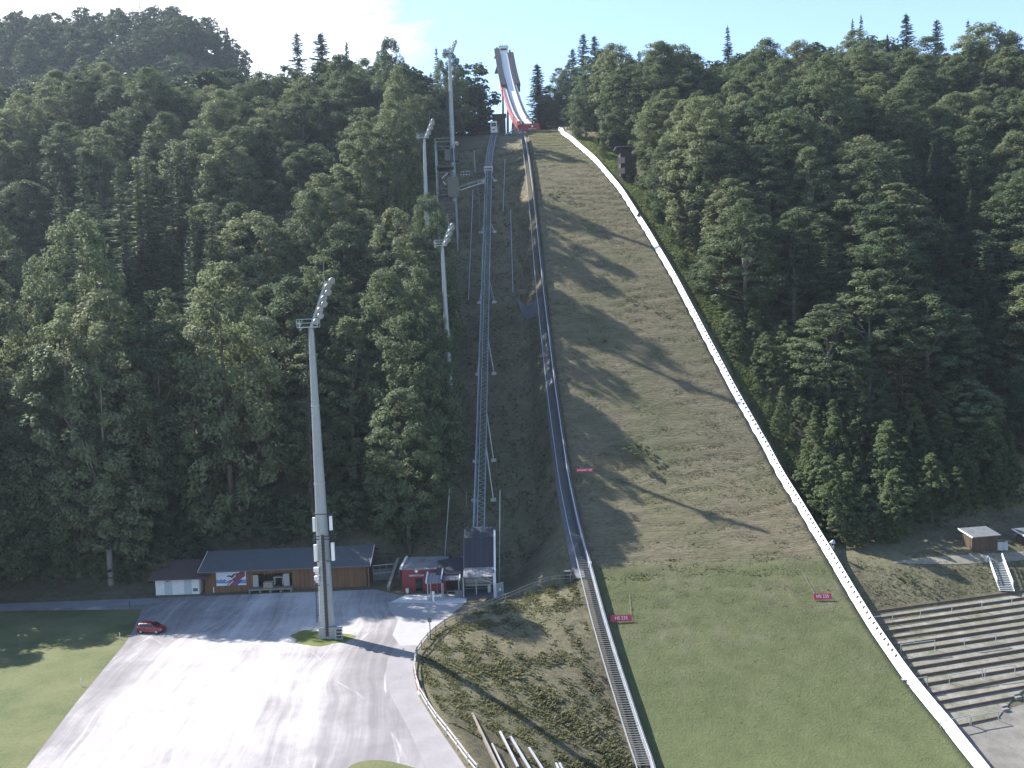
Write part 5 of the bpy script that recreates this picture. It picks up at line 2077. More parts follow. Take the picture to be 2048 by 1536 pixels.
# goods in the bay
u_ = ub(539, 1170)[0]
o = thing('crate', 'pale wooden crate in front of the open bay of the long shed', 'crate', SH(u_, -0.7, 0.7))
mb = MB()
wbox(mb, u_ - 0.75, u_ + 0.75, -1.1, -0.3, 0.7, 1.75)
mb.build('body', plain('raw_wood', (0.33, 0.27, 0.21), 0.8, 0, 0.2, 2), o)
mb = MB()
for zz_ in (0.85, 1.3, 1.65):
    wbox(mb, u_ - 0.78, u_ + 0.78, -1.14, -1.1, zz_ - 0.07, zz_ + 0.07)
mb.build('batten', WOODG, o)
u_ = ub(555, 1165)[0]
o = thing('work_table', 'pale folding table with shelf inside the open bay of the shed', 'table', SH(u_, 0.9, 0.75))
mb = MB()
wbox(mb, u_ - 0.8, u_ + 0.8, 0.5, 1.3, 2.05, 2.13)
mb.build('top', DIRTYW, o)
for du in (-0.75, 0.67):
    for dv in (0.52, 1.2):
        mb = MB()
        wbox(mb, u_ + du, u_ + du + 0.08, dv, dv + 0.08, 0.75, 2.05)
        mb.build('leg', DIRTYW, o)
u_ = ub(528, 1160)[0]
o = thing('wall_shelf', 'small pale shelf on the back of the open bay', 'shelf', SH(u_, 2.7, 2.3))
mb = MB()
wbox(mb, u_ - 0.8, u_ + 0.8, 2.6, 2.99, 2.3, 2.4)
mb.build('board', DIRTYW, o)
mb = MB()
for du in (-0.6, 0.55):
    wbox(mb, u_ + du, u_ + du + 0.06, 2.65, 2.99, 2.0, 2.3)
mb.build('bracket', GREYP, o)
# mural: sky, tree line, diagonal red stripe and a ski jumper
ua, za = ub(433, 1169, 0.05)
ub_, zb_ = ub(491, 1136, 0.05)
mw_, mh_ = ub_ - ua, 2.55
za = 1.15
def mq(x, y, off):
    return SH(ua + mw_ * x, -0.06 - off, za + mh_ * y)
mb = MB()
wbox(mb, ua, ub_, -0.06, -0.005, za, za + mh_)
mur = mb.build('mural', plain('mural_sky', (0.62, 0.63, 0.68), 0.6, 0, 0.1, 0.6), shed)
def flat(name, pts, mat, off):
    return MB().prism([mq(x, y, off) for x, y in pts], -ey * 0.012).build(name, mat, mur)
flat('mural_hills', [(0.0, 0.18), (0.0, 0.4), (0.05, 0.46), (0.1, 0.36), (0.16, 0.48), (0.22, 0.38), (0.28, 0.46), (0.34, 0.36), (0.4, 0.42), (0.6, 0.36), (0.78, 0.3), (0.86, 0.42), (0.92, 0.34), (1, 0.4), (1, 0.1), (0.6, 0.14)], plain('mural_blue', (0.16, 0.22, 0.4), 0.6, 0, 0.15, 1), 0.004)
flat('mural_stripe', [(0.34, 0.0), (0.52, 0.0), (0.97, 0.62), (0.97, 1.0), (0.88, 1.0), (0.7, 0.78)], plain('mural_red', (0.2, 0.055, 0.07), 0.6, 0, 0.15, 1), 0.018)
flat('mural_stripe', [(0.52, 0.0), (0.7, 0.0), (0.88, 0.32), (0.8, 0.4)], plain('mural_violet', (0.1, 0.08, 0.2), 0.6, 0, 0.15, 1), 0.018)
flat('mural_stripe', [(0.38, 0.0), (0.41, 0.0), (0.58, 0.3), (0.56, 0.32)], LETTER, 0.034)
flat('mural_figure', [(0.36, 0.66), (0.44, 0.72), (0.5, 0.66), (0.6, 0.8), (0.72, 0.84), (0.74, 0.8), (0.62, 0.7), (0.58, 0.56), (0.66, 0.48), (0.64, 0.44), (0.52, 0.5), (0.46, 0.6), (0.38, 0.6)], plain('mural_dark', (0.05, 0.05, 0.09), 0.6, 0, 0.1, 1), 0.034)
flat('mural_ski', [(0.3, 0.3), (0.32, 0.28), (0.66, 0.6), (0.64, 0.62)], LETTER, 0.05)

# ---------------------------------------------------------------- white container hut under a brown roof
hl, hr_ = G(312, 1191, 0), G(399, 1188, 0)
hx = (hr_ - hl).normalized()
hy = UP.cross(hx)
Lh = (hr_ - hl).length
def HH(u, v_, z):
    return hl + hx * u + hy * v_ + UP * z
hut = thing('storage_hut', 'low hut with white panel doors under a sloping brown roof, next to the long shed', 'hut', hl)
MB().frame(HH(0, 0, -0.1), hx, hy, UP, Lh, 5.0, 2.95).build('wall', DIRTYW, hut)
mb = MB()
z0_, z1_ = 3.0, 4.75
mb.prism([HH(-1.0, -0.9, z0_), HH(-1.0, 5.5, z1_), HH(-1.0, 5.5, z1_ - 0.2), HH(-1.0, -0.9, z0_ - 0.2)], hx * (Lh + 2.9))
mb.build('roof', ROOFR, hut)
for u0_, u1_ in ((0.21, 0.38), (0.66, 0.83)):
    MB().frame(HH(Lh * u0_, -0.06, 0.08), hx, hy, UP, Lh * (u1_ - u0_), 0.055, 2.5).build('door', plain('grey_door', (0.42, 0.44, 0.47), 0.6, 0, 0.06, 1), hut)
MB().frame(HH(Lh * 0.86, -0.05, 0.5), hx, hy, UP, Lh * 0.11, 0.045, 0.55).build('vent', GREYP, hut)
MB().frame(HH(Lh * 0.265, -0.1, 2.3), hx, hy, UP, 0.35, 0.035, 0.16).build('lamp', DARKM, hut)
p = G(418, 1184, 0)
o = thing('rain_barrel', 'pale grey barrel with tapered foot between hut and shed', 'barrel', p)
MB().tube(p, p + UP * 0.6, 0.3, 0.42, 12).tube(p + UP * 0.6, p + UP * 1.35, 0.45, 0.52, 12).build('body', plain('pale_blue', (0.34, 0.38, 0.4), 0.6, 0, 0.1, 1), o)
MB().tube(p + UP * 1.35, p + UP * 1.42, 0.55, 0.5, 12).build('lid', GREYP, o)
p = G(428, 1185, 0)
o = MB().tube(p, p + UP * 0.9, 0.13, 0.13, 10).tube(p + UP * 0.9, p + UP * 1.0, 0.17, 0.1, 10).build('marker_post', DIRTYW, None, loc=p)
tag(o, 'short pale bollard post at the mural corner of the long shed', 'post')

# ---------------------------------------------------------------- red ticket building, canopies, lower lift station
rl, rr_ = G(805, 1183, 0), G(893, 1181, 0)
rx = (rr_ - rl).normalized()
ry_ = UP.cross(rx)
Lr = (rr_ - rl).length
def RR(u, v_, z):
    return rl + rx * u + ry_ * v_ + UP * z
rb_ = thing('red_building', 'small red flat-roofed building with white writing and a dark door', 'building', rl)
Hr = 3.9
MB().frame(RR(0, 0, -0.1), rx, ry_, UP, Lr, 6.0, Hr).build('wall', plain('brick_red_paint', (0.22, 0.034, 0.036), 0.6, 0, 0.15, 0.7, 0.1), rb_)
MB().prism([RR(0.1, -0.25, Hr - 0.2), RR(Lr, -0.25, Hr - 0.2), RR(Lr, 6.2, Hr + 0.25), RR(0.1, 6.2, Hr + 0.25)], UP * 0.12).build('roof', plain('dusty_roof', (0.2, 0.195, 0.19), 0.9, 0, 0.35, 0.5), rb_)
mb = MB()
mb.beam(RR(-0.1, -0.3, Hr + 0.05), RR(-0.1, 6.2, Hr + 0.45), 0.35, 0.3)
mb.build('parapet', DIRTYW, rb_)
MB().beam(RR(Lr + 0.1, -0.3, Hr + 0.05), RR(Lr + 0.1, 6.2, Hr + 0.45), 0.3, 0.3).build('parapet', DARKM, rb_)
def rub(px, py):
    d = ray(px, py)
    t_ = (rl - CAM).dot(ry_) / d.dot(ry_)
    q = CAM + d * t_
    return (q - rl).dot(rx), q.z
ud = rub(838.5, 1170)[0]
MB().frame(RR(ud - 0.6, -0.07, 0.02), rx, ry_, UP, 1.2, 0.06, 2.15).build('door', GLASS, rb_)
ul, zl_ = rub(833, 1151)
MB().frame(RR(ul - 1.3, -0.05, zl_ - 0.28), rx, ry_, UP, 2.6, 0.045, 0.56).build('sign_board', plain('deep_red', (0.16, 0.015, 0.02), 0.5, 0, 0.1, 1), rb_)
text_mesh('lettering', 'OBERSTDORF', 0.42, LETTER, rb_, RR(ul, -0.08, zl_), rx, UP)
ul, zl_ = rub(832.7, 1142.5)
s0 = RR(ul, -0.03, zl_)
mb = MB()
mb.prism([s0 + rx * -0.26 + UP * 0.26, s0 + rx * -0.26 - UP * 0.06, s0 - UP * 0.3, s0 + rx * 0.26 - UP * 0.06, s0 + rx * 0.26 + UP * 0.26], -ry_ * 0.04)
mb.prism([s0 + rx * -0.16 + UP * 0.3, s0 + rx * -0.04 + UP * 0.55, s0 + rx * 0.02 + UP * 0.3], -ry_ * 0.04)
mb.build('emblem', LETTER, rb_)
# small statue-like planter by the left corner
p = G(815, 1186, 0)
o = thing('planter', 'small pale planter pot with a plant at the corner of the red building', 'planter', p)
MB().tube(p, p + UP * 0.8, 0.22, 0.32, 10).build('pot', DIRTYW, o)
me_ = link('plant', WEED, o, (0, 0, 0.7))
me_.scale = (0.3, 0.3, 0.35)
# concrete pad
o = sheet('doorstep', [(780, 1205), (812, 1190), (935, 1187), (932, 1206), (884, 1208)], 0.03, plain('bright_concrete', (0.55, 0.53, 0.52), 0.85, 0, 0.08, 0.6))

ROOFM = planks('seamed_roof', (0.17, 0.165, 0.175), (0.23, 0.22, 0.235), 0, 0.55, 0.55)
def canopy(label, l_px, r_px, y_front, ztop, depth, rise, posts, board):
    a, b_ = P(l_px[0], l_px[1], y_front), P(r_px[0], r_px[1], y_front)
    x = V((b_.x - a.x, b_.y - a.y, 0)).normalized()
    yv = UP.cross(x)
    o = thing('entrance_canopy', label, 'canopy', V((a.x, a.y, 0)))
    Lc = (b_ - a).length
    a = V((a.x, a.y, ztop))
    MB().prism([a, a + x * Lc, a + x * Lc + yv * depth + UP * rise, a + yv * depth + UP * rise], UP * 0.14).build('roof', ROOFM, o)
    MB().beam(a + x * -0.15 + UP * 0.2, a + x * -0.15 + yv * depth + UP * (rise + 0.2), 0.22, 0.45).build('edge_board', DIRTYW, o)
    MB().beam(a + x * Lc + UP * 0.15 + x * 0.12, a + x * Lc + yv * depth + UP * (rise + 0.15) + x * 0.12, 0.2, 0.4).build('edge_board', DARKM if not board else DIRTYW, o)
    for u_, v_ in posts:
        q = a + x * (Lc * u_) + yv * v_
        MB().beam(V((q.x, q.y, 0)), V((q.x, q.y, ztop + rise * v_ / depth)), 0.14, 0.14).build('post', GALV, o)
    return o, a, x, yv, Lc
canopy('smaller seamed metal canopy on slim posts in front of the red building', (854, 1167), (883.5, 1167), 141.5, 2.75, 3.2, 0.75, ((0.02, 0.15), (0.98, 0.15), (0.12, 2.6)), False)
canopy('seamed metal canopy between the smaller canopy and the lift station', (885, 1167), (918, 1166), 142.5, 2.85, 3.4, 0.8, ((0.02, 0.2), (0.98, 0.2)), True)
# turnstile and railings under the canopies
for px, py in ((853, 1203), (868, 1203), (883, 1203)):
    pass
p0, p1 = G(853, 1203, 0), G(884, 1202, 0)
o = thing('queue_railing', 'low steel queue railing under the smaller canopy', 'railing', p0)
mb = MB()
for i in range(5):
    q = p0.lerp(p1, i / 4)
    mb.beam(q, q + V((0.25, 0.9, 1.0)), 0.05, 0.05)
for zz_ in (0.5, 1.0):
    mb.beam(p0 + V((0.25 * zz_, 0.9 * zz_, zz_)), p1 + V((0.25 * zz_, 0.9 * zz_, zz_)), 0.05, 0.05)
mb.build('rails', GALV, o)
p = G(867, 1202, 0)
o = MB().boxb(p, (0.3, 0.3, 1.25)).boxb(p + UP * 1.25, (0.42, 0.36, 0.3)).build('ticket_column', WHITE, None, loc=p)
tag(o, 'white ticket reader column standing in front of the smaller canopy', 'ticket machine')
p = G(918, 1194, 0)
o = MB().boxb(p, (1.2, 1.0, 1.15)).boxb(p + UP * 1.15, (1.3, 1.1, 0.08)).build('counter_box', GREYP, None, loc=p)
tag(o, 'grey counter box at the foot of the lift station corner', 'box')
p = G(905, 1192, 0)
o = thing('timber_bench', 'small wooden bench frame in the shade under the wider canopy', 'bench', p)
MB().boxb(p + UP * 0.8, (1.8, 0.6, 0.1)).build('seat', WOODG, o)
for dx in (-0.8, 0.8):
    MB().boxb(p + V((dx, 0, 0)), (0.12, 0.5, 0.8)).build('leg', WOODG, o)

# lower lift station
sl0, sr0 = G(926.5, 1197, 0), G(988, 1195, 0)
sx = (sr0 - sl0).normalized()
sy = UP.cross(sx)
Lw = (sr0 - sl0).length
def LS(u, v_, z):
    return sl0 + sx * u + sy * v_ + UP * z
ls = thing('lift_station', 'dark steep-roofed lower station of the inclined lift with an open front', 'station', sl0)
MB().frame(LS(-0.15, 0, -0.05), sx, sy, UP, Lw + 0.3, 9.0, 0.12).build('floor', MATP, ls)
zc = 3.45
# light lower roof
MB().prism([LS(0.1, -0.3, zc), LS(Lw, -0.3, zc), LS(Lw, 2.6, zc + 0.75), LS(0.1, 2.6, zc + 0.75)], UP * 0.14).build('front_roof', ROOFM, ls)
# tall dark seamed roof that follows the track up
DARKSEAM = planks('dark_seamed_roof', (0.016, 0.017, 0.025), (0.026, 0.028, 0.038), 0, 0.5, 0.5)
zt1, zt2 = zc + 0.9, 9.2
MB().prism([LS(0.15, 2.7, zt1), LS(Lw, 2.7, zt1), LS(Lw, 5.6, zt2 - 0.8), LS(0.15, 5.6, zt2 - 0.8)], V((0, 0.25, 0.2))).build('steep_roof', DARKSEAM, ls)
MB().prism([LS(0.15, 5.62, zt2 - 0.8), LS(Lw, 5.62, zt2 - 0.8), LS(Lw, 9.0, zt2 + 0.3), LS(0.15, 9.0, zt2 + 0.3)], UP * 0.22).build('upper_roof', DARKSEAM, ls)
for u_, mt in ((0.0, GREYP), (Lw - 0.05, GREYP)):
    MB().prism([LS(u_, 2.4, 0), LS(u_, 9.0, 0), LS(u_, 9.0, zt2 + 0.25), LS(u_, 5.6, zt2 - 0.85), LS(u_, 2.6, zt1)], sx * 0.12).build('side_wall', mt, ls)
MB().beam(LS(Lw + 0.22, 1.6, zc - 0.2), LS(Lw + 0.22, 6.6, zt2 + 0.3), 0.28, 0.5).build('edge_board', DIRTYW, ls)
MB().frame(LS(Lw - 0.02, -0.25, 0), sx, sy, UP, 0.45, 0.45, zc + 0.5).build('post', DIRTYW, ls)
MB().frame(LS(0.02, -0.2, 0), sx, sy, UP, 0.16, 0.2, zc).build('post', GALV, ls)
mb = MB()
for zz_ in (0.95, 1.7, 2.6, 3.35):
    mb.beam(LS(0.1, 2.35, zz_), LS(Lw, 2.35, zz_), 0.1, 0.14)
mb.build('cross_rail', GREYP, ls)
MB().frame(LS(0.15, 3.4, 1.0), sx, sy, UP, Lw - 0.2, 0.1, 2.3).build('back_panel', plain('station_inner', (0.4, 0.38, 0.36), 0.8, 0, 0.15, 0.7), ls)
mb = MB()
mb.beam(LS(Lw * 0.4, 1.6, 3.2), LS(Lw - 0.2, 1.4, 2.0), 0.25, 0.25)
mb.beam(LS(Lw * 0.55, 1.6, 3.3), LS(Lw - 0.2, 1.2, 2.6), 0.12, 0.12)
mb.beam(LS(Lw * 0.42, 1.2, 0.2), LS(Lw * 0.42, 1.2, 3.3), 0.14, 0.14)
mb.beam(LS(Lw * 0.85, 1.0, 0.6), LS(Lw * 0.85, 1.0, 2.0), 0.5, 0.4)
mb.build('drive_frame', GALV, ls)
p0 = LS(-4.5, 1.5, 0)
o = MB().prism([LS(-4.6, 2.0, 3.3), LS(-0.1, 2.0, 3.4), LS(-0.1, 6.5, 5.3), LS(-4.6, 6.5, 4.6)], UP * 0.15).build('link_roof', DARKSEAM, None, loc=p0)
tag(o, 'dark sloping roof linking the red building and the lift station', 'roof')
mb = MB()
for u_, v_ in ((-4.4, 6.2), (-0.4, 6.2), (-4.4, 2.3), (-0.4, 2.3)):
    mb.beam(LS(u_, v_, 0), LS(u_, v_, 3.3 + (v_ - 2) * 0.3), 0.14, 0.14)
mb.build('post', GREYP, o).location = (0, 0, 0)
# mesh gate with sign
a, b_ = G(994, 1199, 0), G(1007, 1195, 0)
o = thing('mesh_gate', 'grey mesh gate with a small white notice beside the lift station', 'gate', a)
mb = MB()
for q in (a, b_):
    mb.beam(q, q + UP * 2.6, 0.1, 0.1)
for zz_ in (0.15, 1.3, 2.55):
    mb.beam(a + UP * zz_, b_ + UP * zz_, 0.06, 0.08)
mb.build('gate_frame', GALV, o)
MB().frame(a + UP * 0.2, (b_ - a).normalized(), UP.cross((b_ - a).normalized()), UP, (b_ - a).length, 0.03, 2.3).build('mesh_panel', BLUEG, o)
q = a.lerp(b_, 0.45) + V((0, -0.06, 1.5))
MB().box(q, (0.42, 0.04, 0.32)).build('notice', WHITE, o)

# fence and leaning log between shed and red building
a, b_ = G(742, 1175, 0) + V((0, 3, 0)), G(796, 1170, 0) + V((0, 3, 0))
o = thing('rail_fence', 'plain grey rail fence between the long shed and the red building', 'fence', a)
mb = MB()
for i in range(5):
    q = a.lerp(b_, i / 4)
    mb.beam(q - UP * 0.3, q + UP * 3.0, 0.12, 0.12)
mb.build('posts', WOODG, o)
mb = MB()
mb.beam(a + UP * 3.0, b_ + UP * 3.0, 0.1, 0.14)
mb.beam(a + UP * 1.6, b_ + UP * 1.6, 0.08, 0.12)
mb.build('rail', GALV, o)
MB().frame(a + UP * 0.1, (b_ - a).normalized(), UP.cross((b_ - a).normalized()), UP, (b_ - a).length, 0.06, 2.2).build('fence_panel', GREYP, o)
a, b_ = G(777, 1183, 0), G(795, 1152, 0)
b_ = P(797, 1120, a.y + 7)
o = MB().beam(a + UP * 0.3, V((b_.x, b_.y, b_.z)), 0.5, 1.0).build('low_wall', WOODG, None, loc=a)
tag(o, 'weathered low timber wall running uphill beside the red building', 'wall')
p = G(801, 1184, 0)

# ---------------------------------------------------------------- fence along the lot
FA = [(1141, 1164), (1120, 1164), (1095, 1168), (1070, 1178), (1040, 1190), (1012, 1202), (985, 1212), (960, 1222), (935, 1232), (912, 1242), (890, 1254), (872, 1268), (856, 1283), (843, 1298), (834, 1312)]
FB = [(832, 1316), (829, 1340), (832, 1366), (840, 1392), (856, 1420), (874, 1446), (894, 1472), (915, 1500), (936, 1528), (955, 1552)]
def fence(name, label, pxs, mat, hgt, rails, rr2, plankw=0.0):
    q = []
    for a in pxs:
        h_ = H(a[0], a[1])
        x_ = float(fenx(h_.y)) if h_.y < 141 else h_.x
        q.append(V((h_.x, h_.y, Tz(h_.x, h_.y))))
    o = thing(name, label, 'fence', q[0])
    pmb = None
    for k_, r_ in enumerate(q):
        MB().tube(r_ - UP * 0.3, r_ + UP * (hgt + 0.05), 0.09, 0.08, 8).build('post', mat, o)
    for zz_ in rails:
        mb = MB()
        for a, b_ in zip(q[:-1], q[1:]):
            if plankw:
                mb.beam(a + UP * zz_, b_ + UP * zz_, plankw, 0.2)
            else:
                mb.tube(a + UP * (zz_ + random.uniform(-.05, .05)), b_ + UP * (zz_ + random.uniform(-.05, .05)), rr2, rr2 * 0.85, 7)
        mb.build('rail', mat, o)
    return q
fence('wooden_fence', 'round-pole wooden fence curving from the lift station round the bank', FA, WOODG, 1.15, (0.55, 1.05), 0.085)
q2 = fence('plank_fence', 'pale plank fence beside the curving footpath', FB, plain('pale_wood', (0.4, 0.38, 0.37), 0.8, 0, 0.2, 2, 0.2), 1.1, (0.42, 0.98), 0.1, 0.07)  # wood colour paler than that of the round-pole fence
# sign post by the fence
p = H(861, 1279)
o = thing('sign_post', 'thin post with a small pale board standing by the wooden fence', 'sign', p)
MB().tube(p - UP * 0.3, p + UP * 3.2, 0.07, 0.06, 8).build('post', DARKM, o)
MB().box(p + V((0, -0.08, 2.85)), (0.55, 0.05, 0.65)).build('sign_board', GREYP, o)
# red-white barrier board leaning at the fence
p = H(838, 1388)
o = thing('barrier_board', 'short red and white barrier board leaning on the plank fence', 'barrier board', p)
MB().beam(P(833, 1350, p.y + 4.5), P(838, 1382, p.y + 0.6), 0.2, 0.5).build('board', REDS, o)
MB().beam(P(837, 1385, p.y + 0.4), P(842, 1398, p.y - 0.9), 0.22, 0.5).build('board_end', WHITE, o)

# ---------------------------------------------------------------- left grandstand beams at the bank foot
a, b_ = H(945, 1432), H(999, 1545)
o = MB()
o.beam(V((a.x, a.y, a.z - 0.3)), V((b_.x, b_.y, b_.z - 0.3)), 0.22, 1.4)
o = o.build('retaining_board', WOODG, None, loc=a)
tag(o, 'thin weathered retaining board beside the mown strip of the bank', 'retaining board')
beams = [((984, 1487), (1012, 1545), 'thinnest dark-sided beam of the terrace beams at the bank foot', 0.2),
         ((1000, 1463), (1036, 1534), 'long pale beam with rusty fringe, second of the bank-foot terrace beams', 0.34),
         ((1021, 1473), (1064, 1545), 'longest pale pinkish beam among the bank-foot terrace beams', 0.36),
         ((1058, 1495), (1090, 1545), 'blue-white beam with a dark gap at its upper end', 0.32),
         ((1112, 1526), (1122, 1550), 'short beam stub at the picture edge, nearer the other beams', 0.3),
         ((1119, 1526), (1131, 1550), 'short beam stub at the picture edge, nearest the staircase', 0.3)]
BEAMM = plain('pale_beam', (0.3, 0.315, 0.345), 0.6, 0.1, 0.15, 1.2)
for pa, pb, lab, w_ in beams:
    a, b_ = H(pa[0], pa[1], 70, 0.5), H(pb[0], pb[1], 70, 0.5)
    o = thing('terrace_beam', lab, 'beam', a)
    MB().beam(a, b_, w_ * 0.75, 0.14).build('top_board', BEAMM, o)
    MB().beam(a - UP * 0.5, b_ - UP * 0.5, 0.1, 0.86).build('side_board', WOODR, o)

# ---------------------------------------------------------------- terraces on the right
N = 13
la = [(1708, 1230), (1716, 1243), (1722, 1256), (1731, 1270), (1740, 1284), (1748, 1298), (1757, 1312), (1768, 1329), (1778, 1345), (1790, 1360), (1803, 1376), (1824, 1396), (1840, 1411), (1854, 1428), (1880, 1460)]
ra = [(2052, 1183), (2054, 1197), (2056, 1210), (2058, 1224), (2060, 1238), (2060, 1252), (2060, 1267), (2060, 1283), (2060, 1299), (2060, 1316), (2060, 1335), (2060, 1353), (2060, 1374), (2026, 1398), (1998, 1438)]
gs = thing('grandstand', 'stepped standing terrace of gravel rows and reddish riser boards beside the white board', 'grandstand', H(1800, 1300))
TREAD = None
m, t, b = nt('terrace_gravel')
v = geopos(t)
n1 = noise(t, 0.35, 6, 0.65, v)
n2 = noise(t, 3.5, 5, 0.7, v)
f = math_(t, 'ADD', math_(t, 'MULTIPLY', n1, 0.65), math_(t, 'MULTIPLY', n2, 0.35))
t.links.new(ramp(t, f, [(0.36, (0.085, 0.095, 0.045)), (0.45, (0.15, 0.145, 0.1)), (0.55, (0.21, 0.195, 0.165)), (0.7, (0.29, 0.27, 0.24))]), b.inputs['Base Color'])
b.inputs['Roughness'].default_value = 0.95
bump(t, b, n2, 0.6, 0.08)
TREAD = m
rows = []
for k_ in range(len(la)):
    a, b_ = H(*la[k_]), H(*ra[k_])
    if k_ < 12:
        d_ = (b_ - a)
        b_ = a + d_ * 1.7
    rows.append((a, b_))
rows_z = []
# step heights: every row level along its length
for k_ in range(len(rows)):
    a, b_ = rows[k_]
    z_ = (a.z + b_.z) / 2
    zi = z_ + 0.28
    x = V((b_.x - a.x, b_.y - a.y, 0))
    Lx = x.length
    x.normalize()
    yv = UP.cross(x)
    a2 = V((a.x, a.y, zi))
    MB().beam(a2 - UP * 0.17, a2 - UP * 0.17 + x * Lx, 0.12, 0.36).build('riser_board', WOODR, gs)
    if k_ > 0:
        pa_, pb_ = rows[k_ - 1]
        # tread behind this board reaches the foot of the board above
        zq = zi + max(0.0, rows_z[-1] - zi - 0.3)
        q0, q1 = V((pa_.x, pa_.y, zq)), V((pb_.x, pb_.y, zq))
        MB().prism([a2 - UP * 0.04 + yv * 0.05, a2 - UP * 0.04 + x * Lx + yv * 0.05, q1, q0], -UP * 0.9).build('tread', TREAD, gs)
    rows_z.append(zi)
# gravel apron below the last row and behind the top row
o = draped('gravel_apron', [(1885, 1452), (1905, 1475), (1935, 1510), (1975, 1555)], [(2070, 1405), (2080, 1430), (2090, 1470), (2090, 1560)], plain('dull_gravel', (0.17, 0.157, 0.135), 0.95, 0, 0.35, 0.5, 0.4), 0.1)
tag(o, kind='structure')
o = draped('gravel_track', [(1790, 1124), (1850, 1116), (1920, 1112), (1990, 1107), (2060, 1104)], [(1790, 1127), (1850, 1129), (1920, 1130), (1990, 1126), (2060, 1120)], plain('lane_gravel', (0.2, 0.18, 0.14), 0.95, 0, 0.2, 0.6, 0.3), 0.06)
tag(o, kind='structure')
# crush barriers
CB = [((1737, 1253), (1785, 1247), 'crush barrier nearest the white board on the second terrace row'),
      ((1841, 1239), (1904, 1231), 'crush barrier with a bent rail end in the middle of the second terrace row'),
      ((1964, 1223), (2024, 1214), 'crush barrier below the metal stair on the second terrace row'),
      ((1802, 1307), (1870, 1301), 'crush barrier nearest the white board in the middle tier'),
      ((1929, 1294), (1992, 1285), 'crush barrier farther from the white board in the middle tier'),
      ((1817, 1378), (1855, 1375), 'short crush barrier next to the low block in the lower tier'),
      ((1899, 1369), (1965, 1358), 'long crush barrier right of the short one in the lower tier'),
      ((1970, 1357), (2030, 1350), 'crush barrier at the gravel end of the lower tier'),
      ((1881, 1463), (1940, 1453), 'crush barrier by the white board along the lowest terrace edge'),
      ((1943, 1453), (1997, 1443), 'crush barrier by the concrete steps along the lowest terrace edge')]
for pa, pb, lab in CB:
    a, b_ = H(*pa), H(*pb)
    z_ = max(a.z, b_.z) + 0.15
    o = thing('crush_barrier', lab, 'barrier', a, 'crush barriers on the terrace')
    for q in (a, b_):
        MB().tube(V((q.x, q.y, q.z - 0.5)), V((q.x, q.y, z_ + 1.15)), 0.06, 0.06, 8).build('post', GALV, o)
    MB().tube(V((a.x, a.y, z_ + 1.15)), V((b_.x, b_.y, z_ + 1.15)), 0.06, 0.06, 8).build('rail', GALV, o)
p = H(1812, 1366)
o = MB().boxb(p + UP * 0.0, (1.2, 0.7, 0.55)).boxb(p + UP * 0.55, (1.28, 0.78, 0.06)).build('concrete_block', CONC, None, loc=p)
tag(o, 'low pale block on the terrace against the white board', 'block')
for px, py, lab in ((2036, 1396, 'upper pair of pale concrete step slabs at the terrace end'), (2011, 1420, 'lower pair of pale concrete step slabs at the terrace end')):
    p = H(px, py)
    o = thing('step_slab', lab, 'steps', p)
    MB().boxb(p + V((0, 0.45, 0.1)), (1.0, 0.5, 0.4), 0.3).build('slab', plain('aged_concrete', (0.17, 0.163, 0.155), 0.9, 0, 0.2, 1), o)
    MB().boxb(p + V((-0.15, -0.2, -0.1)), (1.0, 0.5, 0.4), 0.3).build('slab', plain('aged_concrete', (0.17, 0.163, 0.155), 0.9, 0, 0.2, 1), o)
# metal stair on the bank
a, b_ = H(1992, 1127), H(2014, 1186)
st2 = thing('bank_stair', 'metal stair with white side boards on the bank above the terraces', 'stair', b_)
d_ = V((b_.x - a.x, b_.y - a.y, 0)).normalized()
x = UP.cross(d_)
if x.x < 0:
    x = -x
Wd = 1.05
for i in range(17):
    q = a.lerp(b_, (i + 0.5) / 17)
    MB().frame(q - x * Wd + UP * 0.28, x, d_, UP, Wd * 2, 0.36, 0.06).build('tread', GALV, st2)
MB().beam(a - x * Wd + UP * 0.3, b_ - x * Wd + UP * 0.3, 0.08, 0.3).build('stringer', DIRTYW, st2)
MB().beam(a + x * Wd + UP * 0.3, b_ + x * Wd + UP * 0.3, 0.08, 0.3).build('stringer', DIRTYW, st2)
for s_, l0, l1 in ((-1, 0.02, 0.8), (1, -0.12, 0.86)):
    pa, pb = a.lerp(b_, l0) + x * Wd * s_ * 1.05, a.lerp(b_, l1) + x * Wd * s_ * 1.05
    mb = MB()
    mb.beam(pa + UP * 1.15, pb + UP * 1.15, 0.1, 0.2)
    mb.beam(pa + UP * 0.75, pb + UP * 0.75, 0.08, 0.12)
    for i in range(6):
        q = pa.lerp(pb, i / 5)
        mb.beam(q - UP * 0.2, q + UP * 1.15, 0.08, 0.08)
    mb.build('side_rail', WHITE, st2)

